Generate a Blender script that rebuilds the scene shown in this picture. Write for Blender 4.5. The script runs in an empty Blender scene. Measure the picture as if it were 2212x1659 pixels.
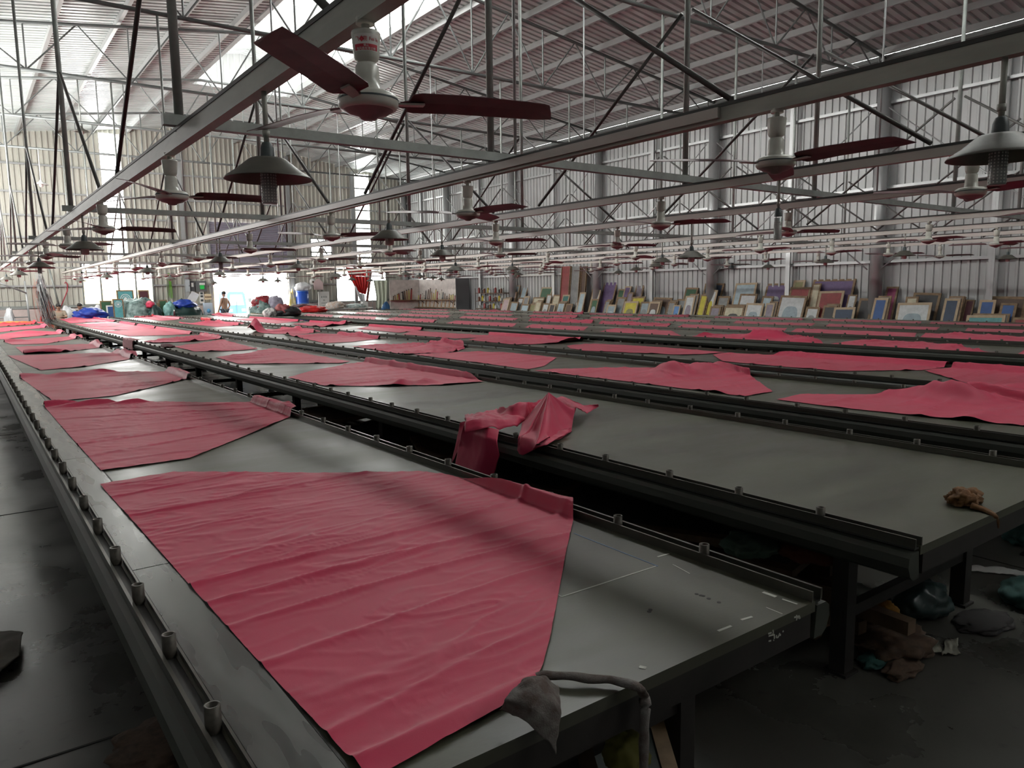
import bpy, bmesh, math, random
from mathutils import Vector, Matrix, noise, Euler

C = bpy.context.scene.collection
SC = bpy.context.scene
PI = math.pi
RAD = math.radians

# ------------------------------------------------------------------ camera
CAM_POS = Vector((0.0, 0.0, 1.62))
FPX, IW, IH = 1602.6, 2212.0, 1659.0
YAW, PITCH, ROLL = RAD(36.336), RAD(7.2425), RAD(0.8026)
_f = Vector((math.sin(YAW) * math.cos(PITCH), math.cos(YAW) * math.cos(PITCH), -math.sin(PITCH)))
_r = Vector((math.cos(YAW), -math.sin(YAW), 0.0))
_d = _f.cross(_r)
_c, _s = math.cos(ROLL), math.sin(ROLL)
RIGHT = _r * _c + _d * _s
DOWN = _d * _c - _r * _s
FWD = _f
cam = bpy.data.cameras.new('camera')
cam.sensor_fit = 'HORIZONTAL'
cam.sensor_width = 36.0
cam.lens = FPX / IW * 36.0
cam.clip_start = 0.05
cam.clip_end = 400.0
camo = bpy.data.objects.new('camera', cam)
camo.matrix_world = Matrix(((RIGHT.x, -DOWN.x, -FWD.x, CAM_POS.x),
                            (RIGHT.y, -DOWN.y, -FWD.y, CAM_POS.y),
                            (RIGHT.z, -DOWN.z, -FWD.z, CAM_POS.z),
                            (0, 0, 0, 1)))
C.objects.link(camo)
SC.camera = camo

def _ray(x, y):
    return RIGHT * ((x - IW / 2) / FPX) + DOWN * ((y - IH / 2) / FPX) + FWD

def at(x, y, z=0.75):
    """the point of the plane of height z that stands at this place of the photograph"""
    d = _ray(x, y)
    return CAM_POS + d * ((z - CAM_POS.z) / d.z)

def atX(x, y, X):
    d = _ray(x, y)
    return CAM_POS + d * (X / d.x)

def atY(x, y, Y):
    d = _ray(x, y)
    return CAM_POS + d * (Y / d.y)

# ------------------------------------------------------------------ sky, light, exposure
world = bpy.data.worlds.new('sky')
SC.world = world
world.use_nodes = True
wn = world.node_tree
wn.nodes.clear()
_bg = wn.nodes.new('ShaderNodeBackground')
_out = wn.nodes.new('ShaderNodeOutputWorld')
_bg.inputs['Color'].default_value = (1.0, 0.985, 0.95, 1)
_bg.inputs['Strength'].default_value = 10.0
wn.links.new(_bg.outputs[0], _out.inputs[0])
SC.view_settings.view_transform = 'Standard'
SC.view_settings.look = 'None'
SC.view_settings.gamma = 1.0
SC.view_settings.use_curve_mapping = False
SC.view_settings.exposure = 0.8
SC.cycles.use_denoising = True
SC.cycles.max_bounces = 8
SC.cycles.diffuse_bounces = 5
SC.cycles.glossy_bounces = 4
SC.cycles.transmission_bounces = 4
SC.cycles.transparent_max_bounces = 6
SC.cycles.sample_clamp_indirect = 6.0
SC.cycles.caustics_reflective = False
SC.cycles.caustics_refractive = False

XW, XL_WALL = 19.0, -1.3          # side walls
YB, YE = -7.0, 35.0               # back wall, end wall
RIDGE_X, RIDGE_Z, SLOPE = 8.3, 8.72, 0.135
def roof_z(x):
    return RIDGE_Z - SLOPE * abs(x - RIDGE_X)

def portal(name, loc, rot, sx, sy):
    l = bpy.data.lights.new(name, 'AREA')
    l.shape = 'RECTANGLE'; l.size = sx; l.size_y = sy
    l.cycles.is_portal = True
    o = bpy.data.objects.new(name, l)
    o.location = loc; o.rotation_euler = rot
    C.objects.link(o)
# an area light points along its local -Z
portal('daylight_door', (10.85, YE + 0.12, 1.3), (RAD(-90), 0, 0), 3.4, 2.6)
portal('daylight_window', (5.35, YE + 0.12, 2.05), (RAD(-90), 0, 0), 2.6, 1.7)
portal('daylight_window', (16.35, YE + 0.12, 2.0), (RAD(-90), 0, 0), 2.8, 1.8)
portal('daylight_vent', (14.3, YE + 0.12, 3.7), (RAD(-90), 0, 0), 1.1, 1.0)

portal('added_side_daylight', (XL_WALL - 0.1, 25.75, 5.0), (0, RAD(-90), 0), 2.8, 13.5)  # portal of the added left-wall opening that lights the far end

# ------------------------------------------------------------------ materials
MATS = {}
def mat(name, col, rough=0.6, metal=0.0, spec=0.5, noise_amt=0.0, nscale=6.0, stretch=(1, 1, 1), col2=None,
        bump=0.0, bscale=60.0, emit=None, emit_s=0.0, sheen=0.0, trans=0.0, rvar=0.0, detail=5.0):
    m = bpy.data.materials.new(name); m.use_nodes = True
    nt = m.node_tree; b = nt.nodes['Principled BSDF']
    b.inputs['Base Color'].default_value = (*col, 1)
    b.inputs['Roughness'].default_value = rough
    b.inputs['Metallic'].default_value = metal
    b.inputs['Specular IOR Level'].default_value = spec
    if sheen:
        b.inputs['Sheen Weight'].default_value = sheen
        b.inputs['Sheen Roughness'].default_value = 0.4
    if trans:
        b.inputs['Transmission Weight'].default_value = trans
    if emit:
        b.inputs['Emission Color'].default_value = (*emit, 1)
        b.inputs['Emission Strength'].default_value = emit_s
    if noise_amt or bump or rvar:
        geo = nt.nodes.new('ShaderNodeNewGeometry')
        mp = nt.nodes.new('ShaderNodeMapping'); mp.inputs['Scale'].default_value = stretch
        nt.links.new(geo.outputs['Position'], mp.inputs['Vector'])
        nz = nt.nodes.new('ShaderNodeTexNoise'); nz.inputs['Scale'].default_value = nscale
        nz.inputs['Detail'].default_value = detail; nz.inputs['Roughness'].default_value = 0.6
        nt.links.new(mp.outputs[0], nz.inputs['Vector'])
        if noise_amt:
            ramp = nt.nodes.new('ShaderNodeMapRange')
            ramp.inputs[1].default_value = 0.35; ramp.inputs[2].default_value = 0.68
            nt.links.new(nz.outputs[0], ramp.inputs[0])
            mx = nt.nodes.new('ShaderNodeMix'); mx.data_type = 'RGBA'
            c2 = col2 or tuple(c * (1 - noise_amt) for c in col)
            mx.inputs[6].default_value = (*c2, 1); mx.inputs[7].default_value = (*col, 1)
            nt.links.new(ramp.outputs[0], mx.inputs[0])
            nt.links.new(mx.outputs[2], b.inputs['Base Color'])
        if rvar:
            rr = nt.nodes.new('ShaderNodeMapRange')
            rr.inputs[1].default_value = 0.3; rr.inputs[2].default_value = 0.7
            rr.inputs[3].default_value = rough - rvar; rr.inputs[4].default_value = rough + rvar
            nt.links.new(nz.outputs[0], rr.inputs[0]); nt.links.new(rr.outputs[0], b.inputs['Roughness'])
        if bump:
            nb = nt.nodes.new('ShaderNodeTexNoise'); nb.inputs['Scale'].default_value = bscale
            nb.inputs['Detail'].default_value = 4.0
            nt.links.new(mp.outputs[0], nb.inputs['Vector'])
            bm_ = nt.nodes.new('ShaderNodeBump'); bm_.inputs['Strength'].default_value = bump
            bm_.inputs['Distance'].default_value = 0.01
            nt.links.new(nb.outputs[0], bm_.inputs['Height']); nt.links.new(bm_.outputs[0], b.inputs['Normal'])
    MATS[name] = m
    return m

M_TABLE = mat('table_top', (0.086, 0.088, 0.055), 0.38, noise_amt=0.5, col2=(0.044, 0.042, 0.030), nscale=1.7, stretch=(0.6, 1.7, 1), spec=0.5, rvar=0.10, bump=0.03, bscale=90, detail=9)
M_STRIP = mat('galvanised_strip', (0.17, 0.175, 0.165), 0.30, metal=0.5, noise_amt=0.25, nscale=5, stretch=(3, 0.5, 1), rvar=0.08, detail=2)
M_RAIL = mat('rail_metal', (0.13, 0.128, 0.11), 0.33, metal=0.75, noise_amt=0.12, nscale=9)
M_PIN = mat('pin_metal', (0.10, 0.09, 0.075), 0.5, metal=0.5, noise_amt=0.5, nscale=40)
M_PLATE = mat('side_plate', (0.050, 0.055, 0.044), 0.5, noise_amt=0.3, nscale=3, stretch=(1, 0.5, 3), metal=0.15)
M_LEG = mat('table_leg', (0.022, 0.018, 0.016), 0.6, noise_amt=0.4, nscale=9)
M_CHALK = mat('chalk', (0.55, 0.56, 0.5), 0.9)
M_CHALKB = mat('chalk_blue', (0.16, 0.24, 0.36), 0.9)
M_CLOTH = mat('red_fabric', (0.56, 0.042, 0.10), 0.55, spec=0.35, sheen=0.12, noise_amt=0.06, nscale=3, bump=0.06, bscale=500)
M_CLOTHD = mat('crimson_fabric', (0.55, 0.012, 0.03), 0.5, spec=0.4, sheen=0.2, noise_amt=0.1, nscale=4)
M_RAG_PINK = mat('washed_pink_fabric', (0.42, 0.17, 0.19), 0.7, noise_amt=0.3, nscale=20)
M_ROOF = mat('roof_sheet', (0.66, 0.715, 0.70), 0.36, metal=0.15, noise_amt=0.22, nscale=1.3, stretch=(0.4, 2, 1), rvar=0.08)
M_WALL = mat('wall_sheet', (0.40, 0.41, 0.405), 0.42, metal=0.1, noise_amt=0.14, nscale=1.4, stretch=(1, 1, 0.3), rvar=0.08)
M_WALLE = mat('end_wall_sheet', (0.52, 0.51, 0.45), 0.5, metal=0.05, noise_amt=0.16, nscale=1.4, stretch=(1, 1, 0.3))
M_STEEL = mat('galvanised_steel', (0.42, 0.43, 0.43), 0.38, metal=0.5, noise_amt=0.1, nscale=2)
M_PIPE = mat('grey_pipe', (0.34, 0.36, 0.34), 0.5, metal=0.35, noise_amt=0.3, nscale=6)
M_DARKPIPE = mat('dark_pipe', (0.11, 0.105, 0.10), 0.45, metal=0.4, noise_amt=0.3, nscale=6)
M_TRUSS = mat('truss_steel', (0.20, 0.215, 0.21), 0.5, metal=0.4, noise_amt=0.25, nscale=4)
M_BEAM = mat('beam_paint', (0.40, 0.40, 0.35), 0.5, noise_amt=0.25, nscale=5, stretch=(1, 0.4, 2))
M_BEAMCAP = mat('beam_cap', (0.035, 0.035, 0.032), 0.55, noise_amt=0.4, nscale=8)
M_TRAY = mat('cable_tray', (0.52, 0.48, 0.44), 0.45, noise_amt=0.12, nscale=5, stretch=(1, 0.3, 1))
M_FANW = mat('fan_enamel', (0.60, 0.595, 0.53), 0.3, noise_amt=0.15, nscale=14)
M_FANR = mat('fan_plum', (0.27, 0.21, 0.21), 0.35, noise_amt=0.2, nscale=10)
M_BLADE = mat('fan_blade', (0.14, 0.042, 0.05), 0.38, noise_amt=0.35, nscale=14, stretch=(1, 1, 1))
M_LABELW = mat('label_white', (0.75, 0.74, 0.7), 0.5)
M_LABELR = mat('label_red', (0.5, 0.02, 0.04), 0.5)
M_SHADE = mat('lamp_shade', (0.13, 0.125, 0.105), 0.45, metal=0.2, noise_amt=0.3, nscale=12)
M_SHADEB = mat('lamp_socket', (0.06, 0.075, 0.078), 0.5)
M_BULB = mat('opal_bulb', (0.62, 0.55, 0.52), 0.25)
M_LED = mat('led_column', (0.33, 0.34, 0.33), 0.35, metal=0.3)
M_LEDDOT = mat('led_dot', (0.75, 0.76, 0.72), 0.3)
M_WHITE = mat('white_paint', (0.72, 0.72, 0.7), 0.5, noise_amt=0.1, nscale=5)
M_WALLLOW = mat('low_wall_plaster', (0.66, 0.55, 0.52), 0.8, noise_amt=0.2, nscale=3)
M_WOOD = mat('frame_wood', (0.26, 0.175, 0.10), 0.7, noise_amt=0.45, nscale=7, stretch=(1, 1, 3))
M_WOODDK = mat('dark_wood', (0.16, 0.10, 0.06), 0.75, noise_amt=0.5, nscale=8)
M_GLASS = mat('pane_glass', (0.95, 0.97, 0.97), 0.02, trans=1.0)
M_GLOW = mat('daylight_panel', (0.9, 0.92, 0.92), 0.6, emit=(1.0, 1.0, 0.97), emit_s=10.0)
M_SHUT = mat('roller_shutter', (0.36, 0.34, 0.42), 0.42, metal=0.4, noise_amt=0.1, nscale=3)

def floor_mat():
    m = mat('concrete_floor', (0.088, 0.086, 0.075), 0.30, noise_amt=0.45, nscale=1.1, spec=0.5, rvar=0.12, bump=0.03, bscale=30, detail=9)
    nt = m.node_tree; b = nt.nodes['Principled BSDF']
    geo = [n for n in nt.nodes if n.type == 'NEW_GEOMETRY'][0]
    vor = nt.nodes.new('ShaderNodeTexNoise'); vor.inputs['Scale'].default_value = 14; vor.inputs['Detail'].default_value = 3
    nt.links.new(geo.outputs['Position'], vor.inputs['Vector'])
    mr = nt.nodes.new('ShaderNodeMapRange'); mr.inputs[1].default_value = 0.62; mr.inputs[2].default_value = 0.85
    nt.links.new(vor.outputs[0], mr.inputs[0])
    mx = nt.nodes.new('ShaderNodeMix'); mx.data_type = 'RGBA'
    old = b.inputs['Base Color'].links[0].from_socket
    nt.links.new(old, mx.inputs[6]); mx.inputs[7].default_value = (0.03, 0.03, 0.028, 1)
    nt.links.new(mr.outputs[0], mx.inputs[0]); nt.links.new(mx.outputs[2], b.inputs['Base Color'])
    return m
M_FLOOR = floor_mat()

# ------------------------------------------------------------------ mesh helpers
class MB:
    def __init__(self):
        self.v = []; self.f = []; self.mi = []; self.mats = []; self.cur = 0; self.smooth = set()
    def use(self, m):
        if m not in self.mats: self.mats.append(m)
        self.cur = self.mats.index(m)
        return self
    def face(self, idx, smooth=False):
        if smooth: self.smooth.add(len(self.f))
        self.f.append(idx); self.mi.append(self.cur)
    def add(self, vs, fs, smooth=False):
        n = len(self.v)
        self.v += [tuple(p) for p in vs]
        for f in fs: self.face([n + i for i in f], smooth)
    def box(self, c, s, rot=None):
        x, y, z = s[0] / 2, s[1] / 2, s[2] / 2
        ps = [Vector(p) for p in ((-x, -y, -z), (x, -y, -z), (x, y, -z), (-x, y, -z), (-x, -y, z), (x, -y, z), (x, y, z), (-x, y, z))]
        if rot is not None:
            R = rot if isinstance(rot, Matrix) else Euler(rot).to_matrix()
            ps = [R @ p for p in ps]
        c = Vector(c)
        self.add([c + p for p in ps], [(0, 3, 2, 1), (4, 5, 6, 7), (0, 1, 5, 4), (1, 2, 6, 5), (2, 3, 7, 6), (3, 0, 4, 7)])
        return self
    def bar(self, a, b, w, h, up=(0, 0, 1)):
        a, b = Vector(a), Vector(b); d = b - a; L = d.length
        if L < 1e-6: return self
        z = d.normalized(); u = Vector(up)
        if abs(z.dot(u)) > 0.98: u = Vector((1, 0, 0))
        x = u.cross(z).normalized(); y = z.cross(x)
        R = Matrix((x, y, z)).transposed()
        return self.box((a + b) / 2, (w, h, L), R)
    def tube(self, a, b, r, n=8, r2=None, caps=True):
        a, b = Vector(a), Vector(b); d = (b - a)
        z = d.normalized(); u = Vector((0, 0, 1)) if abs(z.z) < 0.95 else Vector((1, 0, 0))
        x = u.cross(z).normalized(); y = z.cross(x); r2 = r if r2 is None else r2
        vs = []
        for p, q in ((a, r), (b, r2)):
            for i in range(n):
                t = 2 * PI * i / n; vs.append(p + x * (q * math.cos(t)) + y * (q * math.sin(t)))
        n0 = len(self.v); self.v += [tuple(p) for p in vs]
        for i in range(n):
            j = (i + 1) % n
            self.face([n0 + i, n0 + j, n0 + n + j, n0 + n + i], True)
        if caps:
            self.face([n0 + i for i in reversed(range(n))]); self.face([n0 + n + i for i in range(n)])
        return self
    def path(self, pts, r, n=8, radii=None, flat=1.0):
        pts = [Vector(p) for p in pts]; n0 = len(self.v); k = len(pts)
        for i, p in enumerate(pts):
            z = (pts[min(i + 1, k - 1)] - pts[max(i - 1, 0)]).normalized()
            u = Vector((0, 0, 1)) if abs(z.z) < 0.9 else Vector((0, 1, 0))
            x = u.cross(z).normalized(); y = z.cross(x); q = radii[i] if radii else r
            for j in range(n):
                t = 2 * PI * j / n
                self.v.append(tuple(p + x * (q * math.cos(t)) + y * (q * flat * math.sin(t))))
        for i in range(k - 1):
            for j in range(n):
                j2 = (j + 1) % n
                self.face([n0 + i * n + j, n0 + i * n + j2, n0 + (i + 1) * n + j2, n0 + (i + 1) * n + j], True)
        self.face([n0 + j for j in reversed(range(n))]); self.face([n0 + (k - 1) * n + j for j in range(n)])
        return self
    def lathe(self, prof, c=(0, 0, 0), n=20):
        c = Vector(c); n0 = len(self.v); k = len(prof)
        for r, z in prof:
            for j in range(n):
                t = 2 * PI * j / n
                self.v.append((c.x + r * math.cos(t), c.y + r * math.sin(t), c.z + z))
        for i in range(k - 1):
            for j in range(n):
                j2 = (j + 1) % n
                self.face([n0 + i * n + j, n0 + i * n + j2, n0 + (i + 1) * n + j2, n0 + (i + 1) * n + j], True)
        return self
    def prism(self, poly, y0, y1):
        """polygon of (x, z) pulled along Y"""
        n = len(poly)
        vs = [(x, y0, z) for x, z in poly] + [(x, y1, z) for x, z in poly]
        fs = [tuple(range(n)), tuple(reversed(range(n, 2 * n)))]
        for i in range(n):
            j = (i + 1) % n; fs.append((i, n + i, n + j, j))
        self.add(vs, fs); return self
    def grid(self, P, nu, nv, smooth=True):
        n0 = len(self.v)
        self.v += [tuple(P[i][j]) for i in range(nu) for j in range(nv)]
        for i in range(nu - 1):
            for j in range(nv - 1):
                a = n0 + i * nv + j
                self.face([a, a + 1, a + nv + 1, a + nv], smooth)
        return self
    def build(self, name, m=None, parent=None, loc=None, recalc=False):
        me = bpy.data.meshes.new(name)
        me.from_pydata(self.v, [], self.f)
        ms = self.mats or [m]
        for q in ms: me.materials.append(q)
        if self.mats: me.polygons.foreach_set('material_index', self.mi)
        me.polygons.foreach_set('use_smooth', [i in self.smooth for i in range(len(self.f))])
        if recalc:
            b = bmesh.new(); b.from_mesh(me); bmesh.ops.recalc_face_normals(b, faces=b.faces); b.to_mesh(me); b.free()
        me.update()
        o = bpy.data.objects.new(name, me); C.objects.link(o)
        if parent is not None: o.parent = parent
        if loc is not None: o.location = loc
        return o

def tag(o, label=None, cat=None, group=None, kind=None):
    if label: o['label'] = label
    if cat: o['category'] = cat
    if group: o['group'] = group
    if kind: o['kind'] = kind
    return o

def thing(name, label, cat, loc=(0, 0, 0), group=None, rz=0.0):
    o = bpy.data.objects.new(name, None); o.empty_display_size = 0.1
    C.objects.link(o); o.location = loc; o.rotation_euler = (0, 0, rz)
    return tag(o, label, cat, group)

def struct(name, mb, m, parent=None):
    o = mb.build(name, m, parent)
    if parent is None: o['kind'] = 'structure'
    return o

def thick(o, t, off=0.0, rim=True):
    md = o.modifiers.new('thickness', 'SOLIDIFY'); md.thickness = t; md.offset = off
    return o

KIDS = {}
def kids(o):
    return [c for c in C.objects if c.parent is o]
def dup(root, loc, rz=None, label=None, group=None):
    r = root.copy(); C.objects.link(r); r.location = loc
    if rz is not None: r.rotation_euler = (0, 0, rz)
    if label: r['label'] = label
    if group: r['group'] = group
    if root.name not in KIDS:
        KIDS[root.name] = [(k, kids(k)) for k in kids(root)]
    for k, sub in KIDS[root.name]:
        c = k.copy(); C.objects.link(c); c.parent = r
        for g in sub:
            d = g.copy(); C.objects.link(d); d.parent = c
    return r

ORD = ['first', 'second', 'third', 'fourth', 'fifth', 'sixth', 'seventh', 'eighth', 'ninth', 'tenth', 'eleventh', 'twelfth', 'thirteenth', 'fourteenth', 'fifteenth', 'sixteenth']
rnd = random.Random(7)

# ================================================================== the hall
def corrugated(name, a0, a1, pos, bot, top, pitch, depth, openings, m, parent=None):
    """sheet standing along a; pos(a, z, d) places a point d metres into the hall"""
    mb = MB(); n = int(round((a1 - a0) / pitch)); p = (a1 - a0) / n
    pts = []
    for i in range(n):
        s = a0 + i * p
        pts += [(s, 0.0), (s + 0.62 * p, 0.0), (s + 0.70 * p, depth), (s + 0.92 * p, depth)]
    pts.append((a1, 0.0))
    for (a, da), (b, db) in zip(pts[:-1], pts[1:]):
        mid = (a + b) / 2
        cuts = sorted([(o[2], o[3]) for o in openings if o[0] < mid < o[1]])
        z = bot; tz = top(mid); spans = []
        for c0, c1 in cuts:
            if c0 > z: spans.append((z, c0))
            z = max(z, c1)
        if z < tz - 1e-3: spans.append((z, None))
        for z0, z1 in spans:
            za, zb = (top(a), top(b)) if z1 is None else (z1, z1)
            mb.add([pos(a, z0, da), pos(b, z0, db), pos(b, zb, db), pos(a, za, da)], [(0, 1, 2, 3)])
    return struct(name, mb, m, parent)

fl = MB(); fl.box(((XW + XL_WALL) / 2, (YB + YE) / 2, -0.05), (XW - XL_WALL + 1.2, YE - YB + 1.2, 0.1))
struct('floor', fl, M_FLOOR)
jt = MB()
for y in (2.95, 6.6, 10.5, 15, 20, 25, 30):
    jt.box((8.8, y, 0.001), (20, 0.012, 0.002))
for x in (4.75,):
    jt.box((x, 14, 0.001), (0.012, 42, 0.002))
struct('trim_1', jt, mat('floor_joint', (0.03, 0.03, 0.028), 0.8))

DOOR = (9.13, 12.55, 0.0, 2.62)
WIN1 = (4.05, 6.68, 1.25, 2.92)
WIN2 = (13.78, 14.85, 3.2, 4.2)
WIN3 = (15.0, 17.75, 1.15, 2.88)
STR1 = (5.05, 5.80, 3.02, 8.18)
STR2 = (16.22, 16.97, 3.1, 7.42)
corrugated('wall_end', XL_WALL, XW, lambda a, z, d: (a, YE - d, z), 0.0, roof_z, 0.2, 0.04, [DOOR, WIN1, WIN2, WIN3, STR1, STR2, (9.13, 12.55, 2.6, 4.8)], M_WALLE)
corrugated('wall_right', YB, YE, lambda a, z, d: (XW - d, a, z), 0.0, lambda a: 7.265, 0.2, 0.032, [], M_WALL)
corrugated('wall_left', YB, YE, lambda a, z, d: (XL_WALL + d, a, z), 0.0, lambda a: 7.35, 0.2, 0.03, [(19.0, 32.5, 3.6, 6.4)], M_WALL)  # unseen high opening, added to let daylight onto the end wall
corrugated('wall_back', XL_WALL, XW, lambda a, z, d: (a, YB + d, z), 0.0, roof_z, 0.2, 0.03, [], M_WALL)

# roof: two corrugated slopes with the raised ridge lantern between them
LX0, LX1, LYE = 6.65, 9.95, 26.4
def roof(name, xa, xb, ya, yb, zf, m, pitch=0.21, depth=0.05):
    mb = MB(); n = int(round((yb - ya) / pitch)); p = (yb - ya) / n; pts = []
    for i in range(n):
        s = ya + i * p
        pts += [(s, 0.0), (s + 0.60 * p, 0.0), (s + 0.70 * p, depth), (s + 0.90 * p, depth)]
    pts.append((yb, 0.0))
    for (a, da), (b, db) in zip(pts[:-1], pts[1:]):
        mb.add([(xa, a, zf(xa) + da), (xb, a, zf(xb) + da), (xb, b, zf(xb) + db), (xa, b, zf(xa) + db)], [(0, 1, 2, 3)])
    return struct(name, mb, m)
roof('ceiling', XL_WALL - 0.3, LX0, YB, LYE, roof_z, M_ROOF)
roof('ceiling', LX1, XW + 0.25, YB, LYE, roof_z, M_ROOF)
roof('ceiling', XL_WALL - 0.3, RIDGE_X, LYE, YE + 0.2, roof_z, M_ROOF)
roof('ceiling', RIDGE_X, XW + 0.25, LYE, YE + 0.2, roof_z, M_ROOF)
def lz(x): return 9.62 - 0.14 * abs(x - RIDGE_X)
roof('ceiling', LX0 - 0.25, RIDGE_X, YB, LYE + 0.2, lz, M_ROOF)
roof('ceiling', RIDGE_X, LX1 + 0.25, YB, LYE + 0.2, lz, M_ROOF)
corrugated('wall_lantern', LX0, LX1, lambda a, z, d: (a, LYE - d, z), 8.42, lz, 0.2, 0.02, [], M_WALL)
gz0, gz1 = roof_z(LX1) + 0.14, lz(LX1) - 0.14
k = 1
for X in (LX0, LX1):
    ya, yb = (YB, LYE)
    n = 12
    for i in range(n):
        a = ya + (yb - ya) * i / n; b = ya + (yb - ya) * (i + 1) / n
        w = MB(); w.use(M_GLOW).box((X, (a + b) / 2, (gz0 + gz1) / 2), (0.02, b - a - 0.05, gz1 - gz0))
        struct('window_%d' % (10 + k), w, None); k += 1
fr = MB()
for X in (LX0, LX1):
    fr.box((X, (YB + LYE) / 2, roof_z(X) + 0.05), (0.12, LYE - YB, 0.2)); fr.box((X, (YB + LYE) / 2, lz(X) - 0.07), (0.1, LYE - YB, 0.14))
struct('trim_2', fr, M_STEEL)

# purlins under the sheets, each running the length of the hall
tn = 3
px_list = [-0.4, 0.9, 2.2, 3.5, 4.8, 6.1, 10.4, 11.6, 12.8, 14.0, 15.2, 16.4, 17.6, 18.6]
for X in px_list:
    mb = MB(); z = roof_z(X) - 0.075
    mb.box((X, (YB + YE) / 2, z), (0.02, YE - YB, 0.14)); mb.box((X + 0.035, (YB + YE) / 2, z - 0.065), (0.07, YE - YB, 0.014))
    struct('trim_%d' % tn, mb, M_STEEL); tn += 1
for X in (7.3, 9.3):
    mb = MB(); mb.box((X, (YB + LYE) / 2, lz(X) - 0.07), (0.05, LYE - YB, 0.12)); struct('trim_%d' % tn, mb, M_STEEL); tn += 1
# girts of the right wall
for z in (2.2, 4.03, 6.08, 6.56):
    mb = MB(); mb.box((XW - 0.09, (YB + YE) / 2, z), (0.10, YE - YB, 0.07)); struct('trim_%d' % tn, mb, M_STEEL); tn += 1
mb = MB(); mb.box((XW - 0.05, (YB + YE) / 2, 7.0), (0.16, YE - YB, 0.12)); struct('trim_%d' % tn, mb, M_STEEL); tn += 1
mb = MB(); mb.box((XW - 0.25, (YB + YE) / 2, 7.12), (0.16, YE - YB, 0.1)); struct('trim_%d' % tn, mb, M_TRUSS); tn += 1
# girts of the end wall, broken at its openings
def end_girt(z, m=M_STEEL, h=0.07):
    global tn
    ops = sorted([(o[0] - 0.02, o[1] + 0.02) for o in (DOOR[:3] + (4.8,), WIN1, WIN2, WIN3) if o[2] - 0.05 < z < o[3] + 0.05])
    x = XL_WALL
    for a, b in ops + [(XW, XW)]:
        if a - x > 0.1:
            mb = MB(); mb.box(((x + a) / 2, YE - 0.075, z), (a - x, 0.08, h)); struct('trim_%d' % tn, mb, m); tn += 1
        x = b
for y in (355, 415, 465, 513):
    end_girt(atY(60, y, YE).z)
end_girt(2.02); end_girt(1.2, M_PIPE, 0.09)

TRUSS_Y = [4.65 + 5.16 * i for i in range(-1, 6)]
for y in TRUSS_Y[1:] + [34.72]:
    mb = MB(); mb.tube((18.72, y, 0), (18.72, y, 6.5), 0.155, 20); mb.box((18.72, y, 0.015), (0.5, 0.5, 0.03)); mb.box((18.72, y, 6.51), (0.42, 0.42, 0.03))
    struct('column', mb, M_STEEL)
for y in [7.2 + 5.16 * i for i in range(0, 6)]:
    mb = MB(); mb.box((18.82, y, 3.4), (0.14, 0.015, 6.8)); mb.box((18.76, y, 3.4), (0.015, 0.13, 6.8)); struct('column', mb, M_STEEL)
for x0 in (397, 627, 765):
    X = atY(x0, 520, YE - 0.2).x
    mb = MB(); mb.box((X, YE - 0.16, roof_z(X) / 2 - 0.1), (0.16, 0.14, roof_z(X) - 0.2)); struct('column', mb, M_STEEL)
for i, y in enumerate(TRUSS_Y[1:6]):
    t = thing('cross_brace', 'thin crossed rods bracing the right wall beyond its %s round column from near end' % ORD[i], 'cross brace', (18.85, y, 0), 'crossed rods along the right wall')
    for k2, (za, zb) in enumerate(((2.0, 5.9), (5.9, 2.0))):
        mb = MB(); mb.tube((-0.23 - 0.04 * k2, 0.18, za), (-0.23 - 0.04 * k2, 4.98, zb), 0.016, 6); mb.build('rod', M_STEEL, t)

# low plaster wall under the end windows
for a, b in ((XL_WALL + 0.02, DOOR[0] - 0.06), (DOOR[1] + 0.06, XW - 0.06)):
    mb = MB(); mb.box(((a + b) / 2, YE - 0.09, 0.56), (b - a, 0.13, 1.12)); struct('baseboard_end', mb, M_WALLLOW)

def window(n, W, cols, bars=None, label=None):
    x0, x1, z0, z1 = W
    fr = MB(); w = 0.06
    for x in [x0 + (x1 - x0) * i / cols for i in range(cols + 1)]:
        fr.box((x, YE - 0.02, (z0 + z1) / 2), (w, 0.1, z1 - z0))
    for z in (z0, z1) + tuple(bars or ()):
        fr.box(((x0 + x1) / 2, YE - 0.02, z), (x1 - x0 + w, 0.1, w))
    o = struct('window_%d' % n, fr, M_PIPE)
    for i in range(cols):
        a, b = x0 + (x1 - x0) * i / cols, x0 + (x1 - x0) * (i + 1) / cols
        g = MB(); g.box(((a + b) / 2, YE + 0.02, (z0 + z1) / 2), (b - a - 0.05, 0.006, z1 - z0 - 0.05)); g.build('pane', M_GLASS, o)
window(1, WIN1, 4, (2.55,))
window(2, WIN2, 1, (3.55, 3.87))
window(3, WIN3, 2)
def glow_panel(n, S):
    mb = MB(); mb.use(M_GLOW).box(((S[0] + S[1]) / 2, YE + 0.03, (S[2] + S[3]) / 2), (S[1] - S[0], 0.02, S[3] - S[2])); struct('window_%d' % n, mb, None)
glow_panel(4, STR1); glow_panel(5, STR2)

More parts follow.
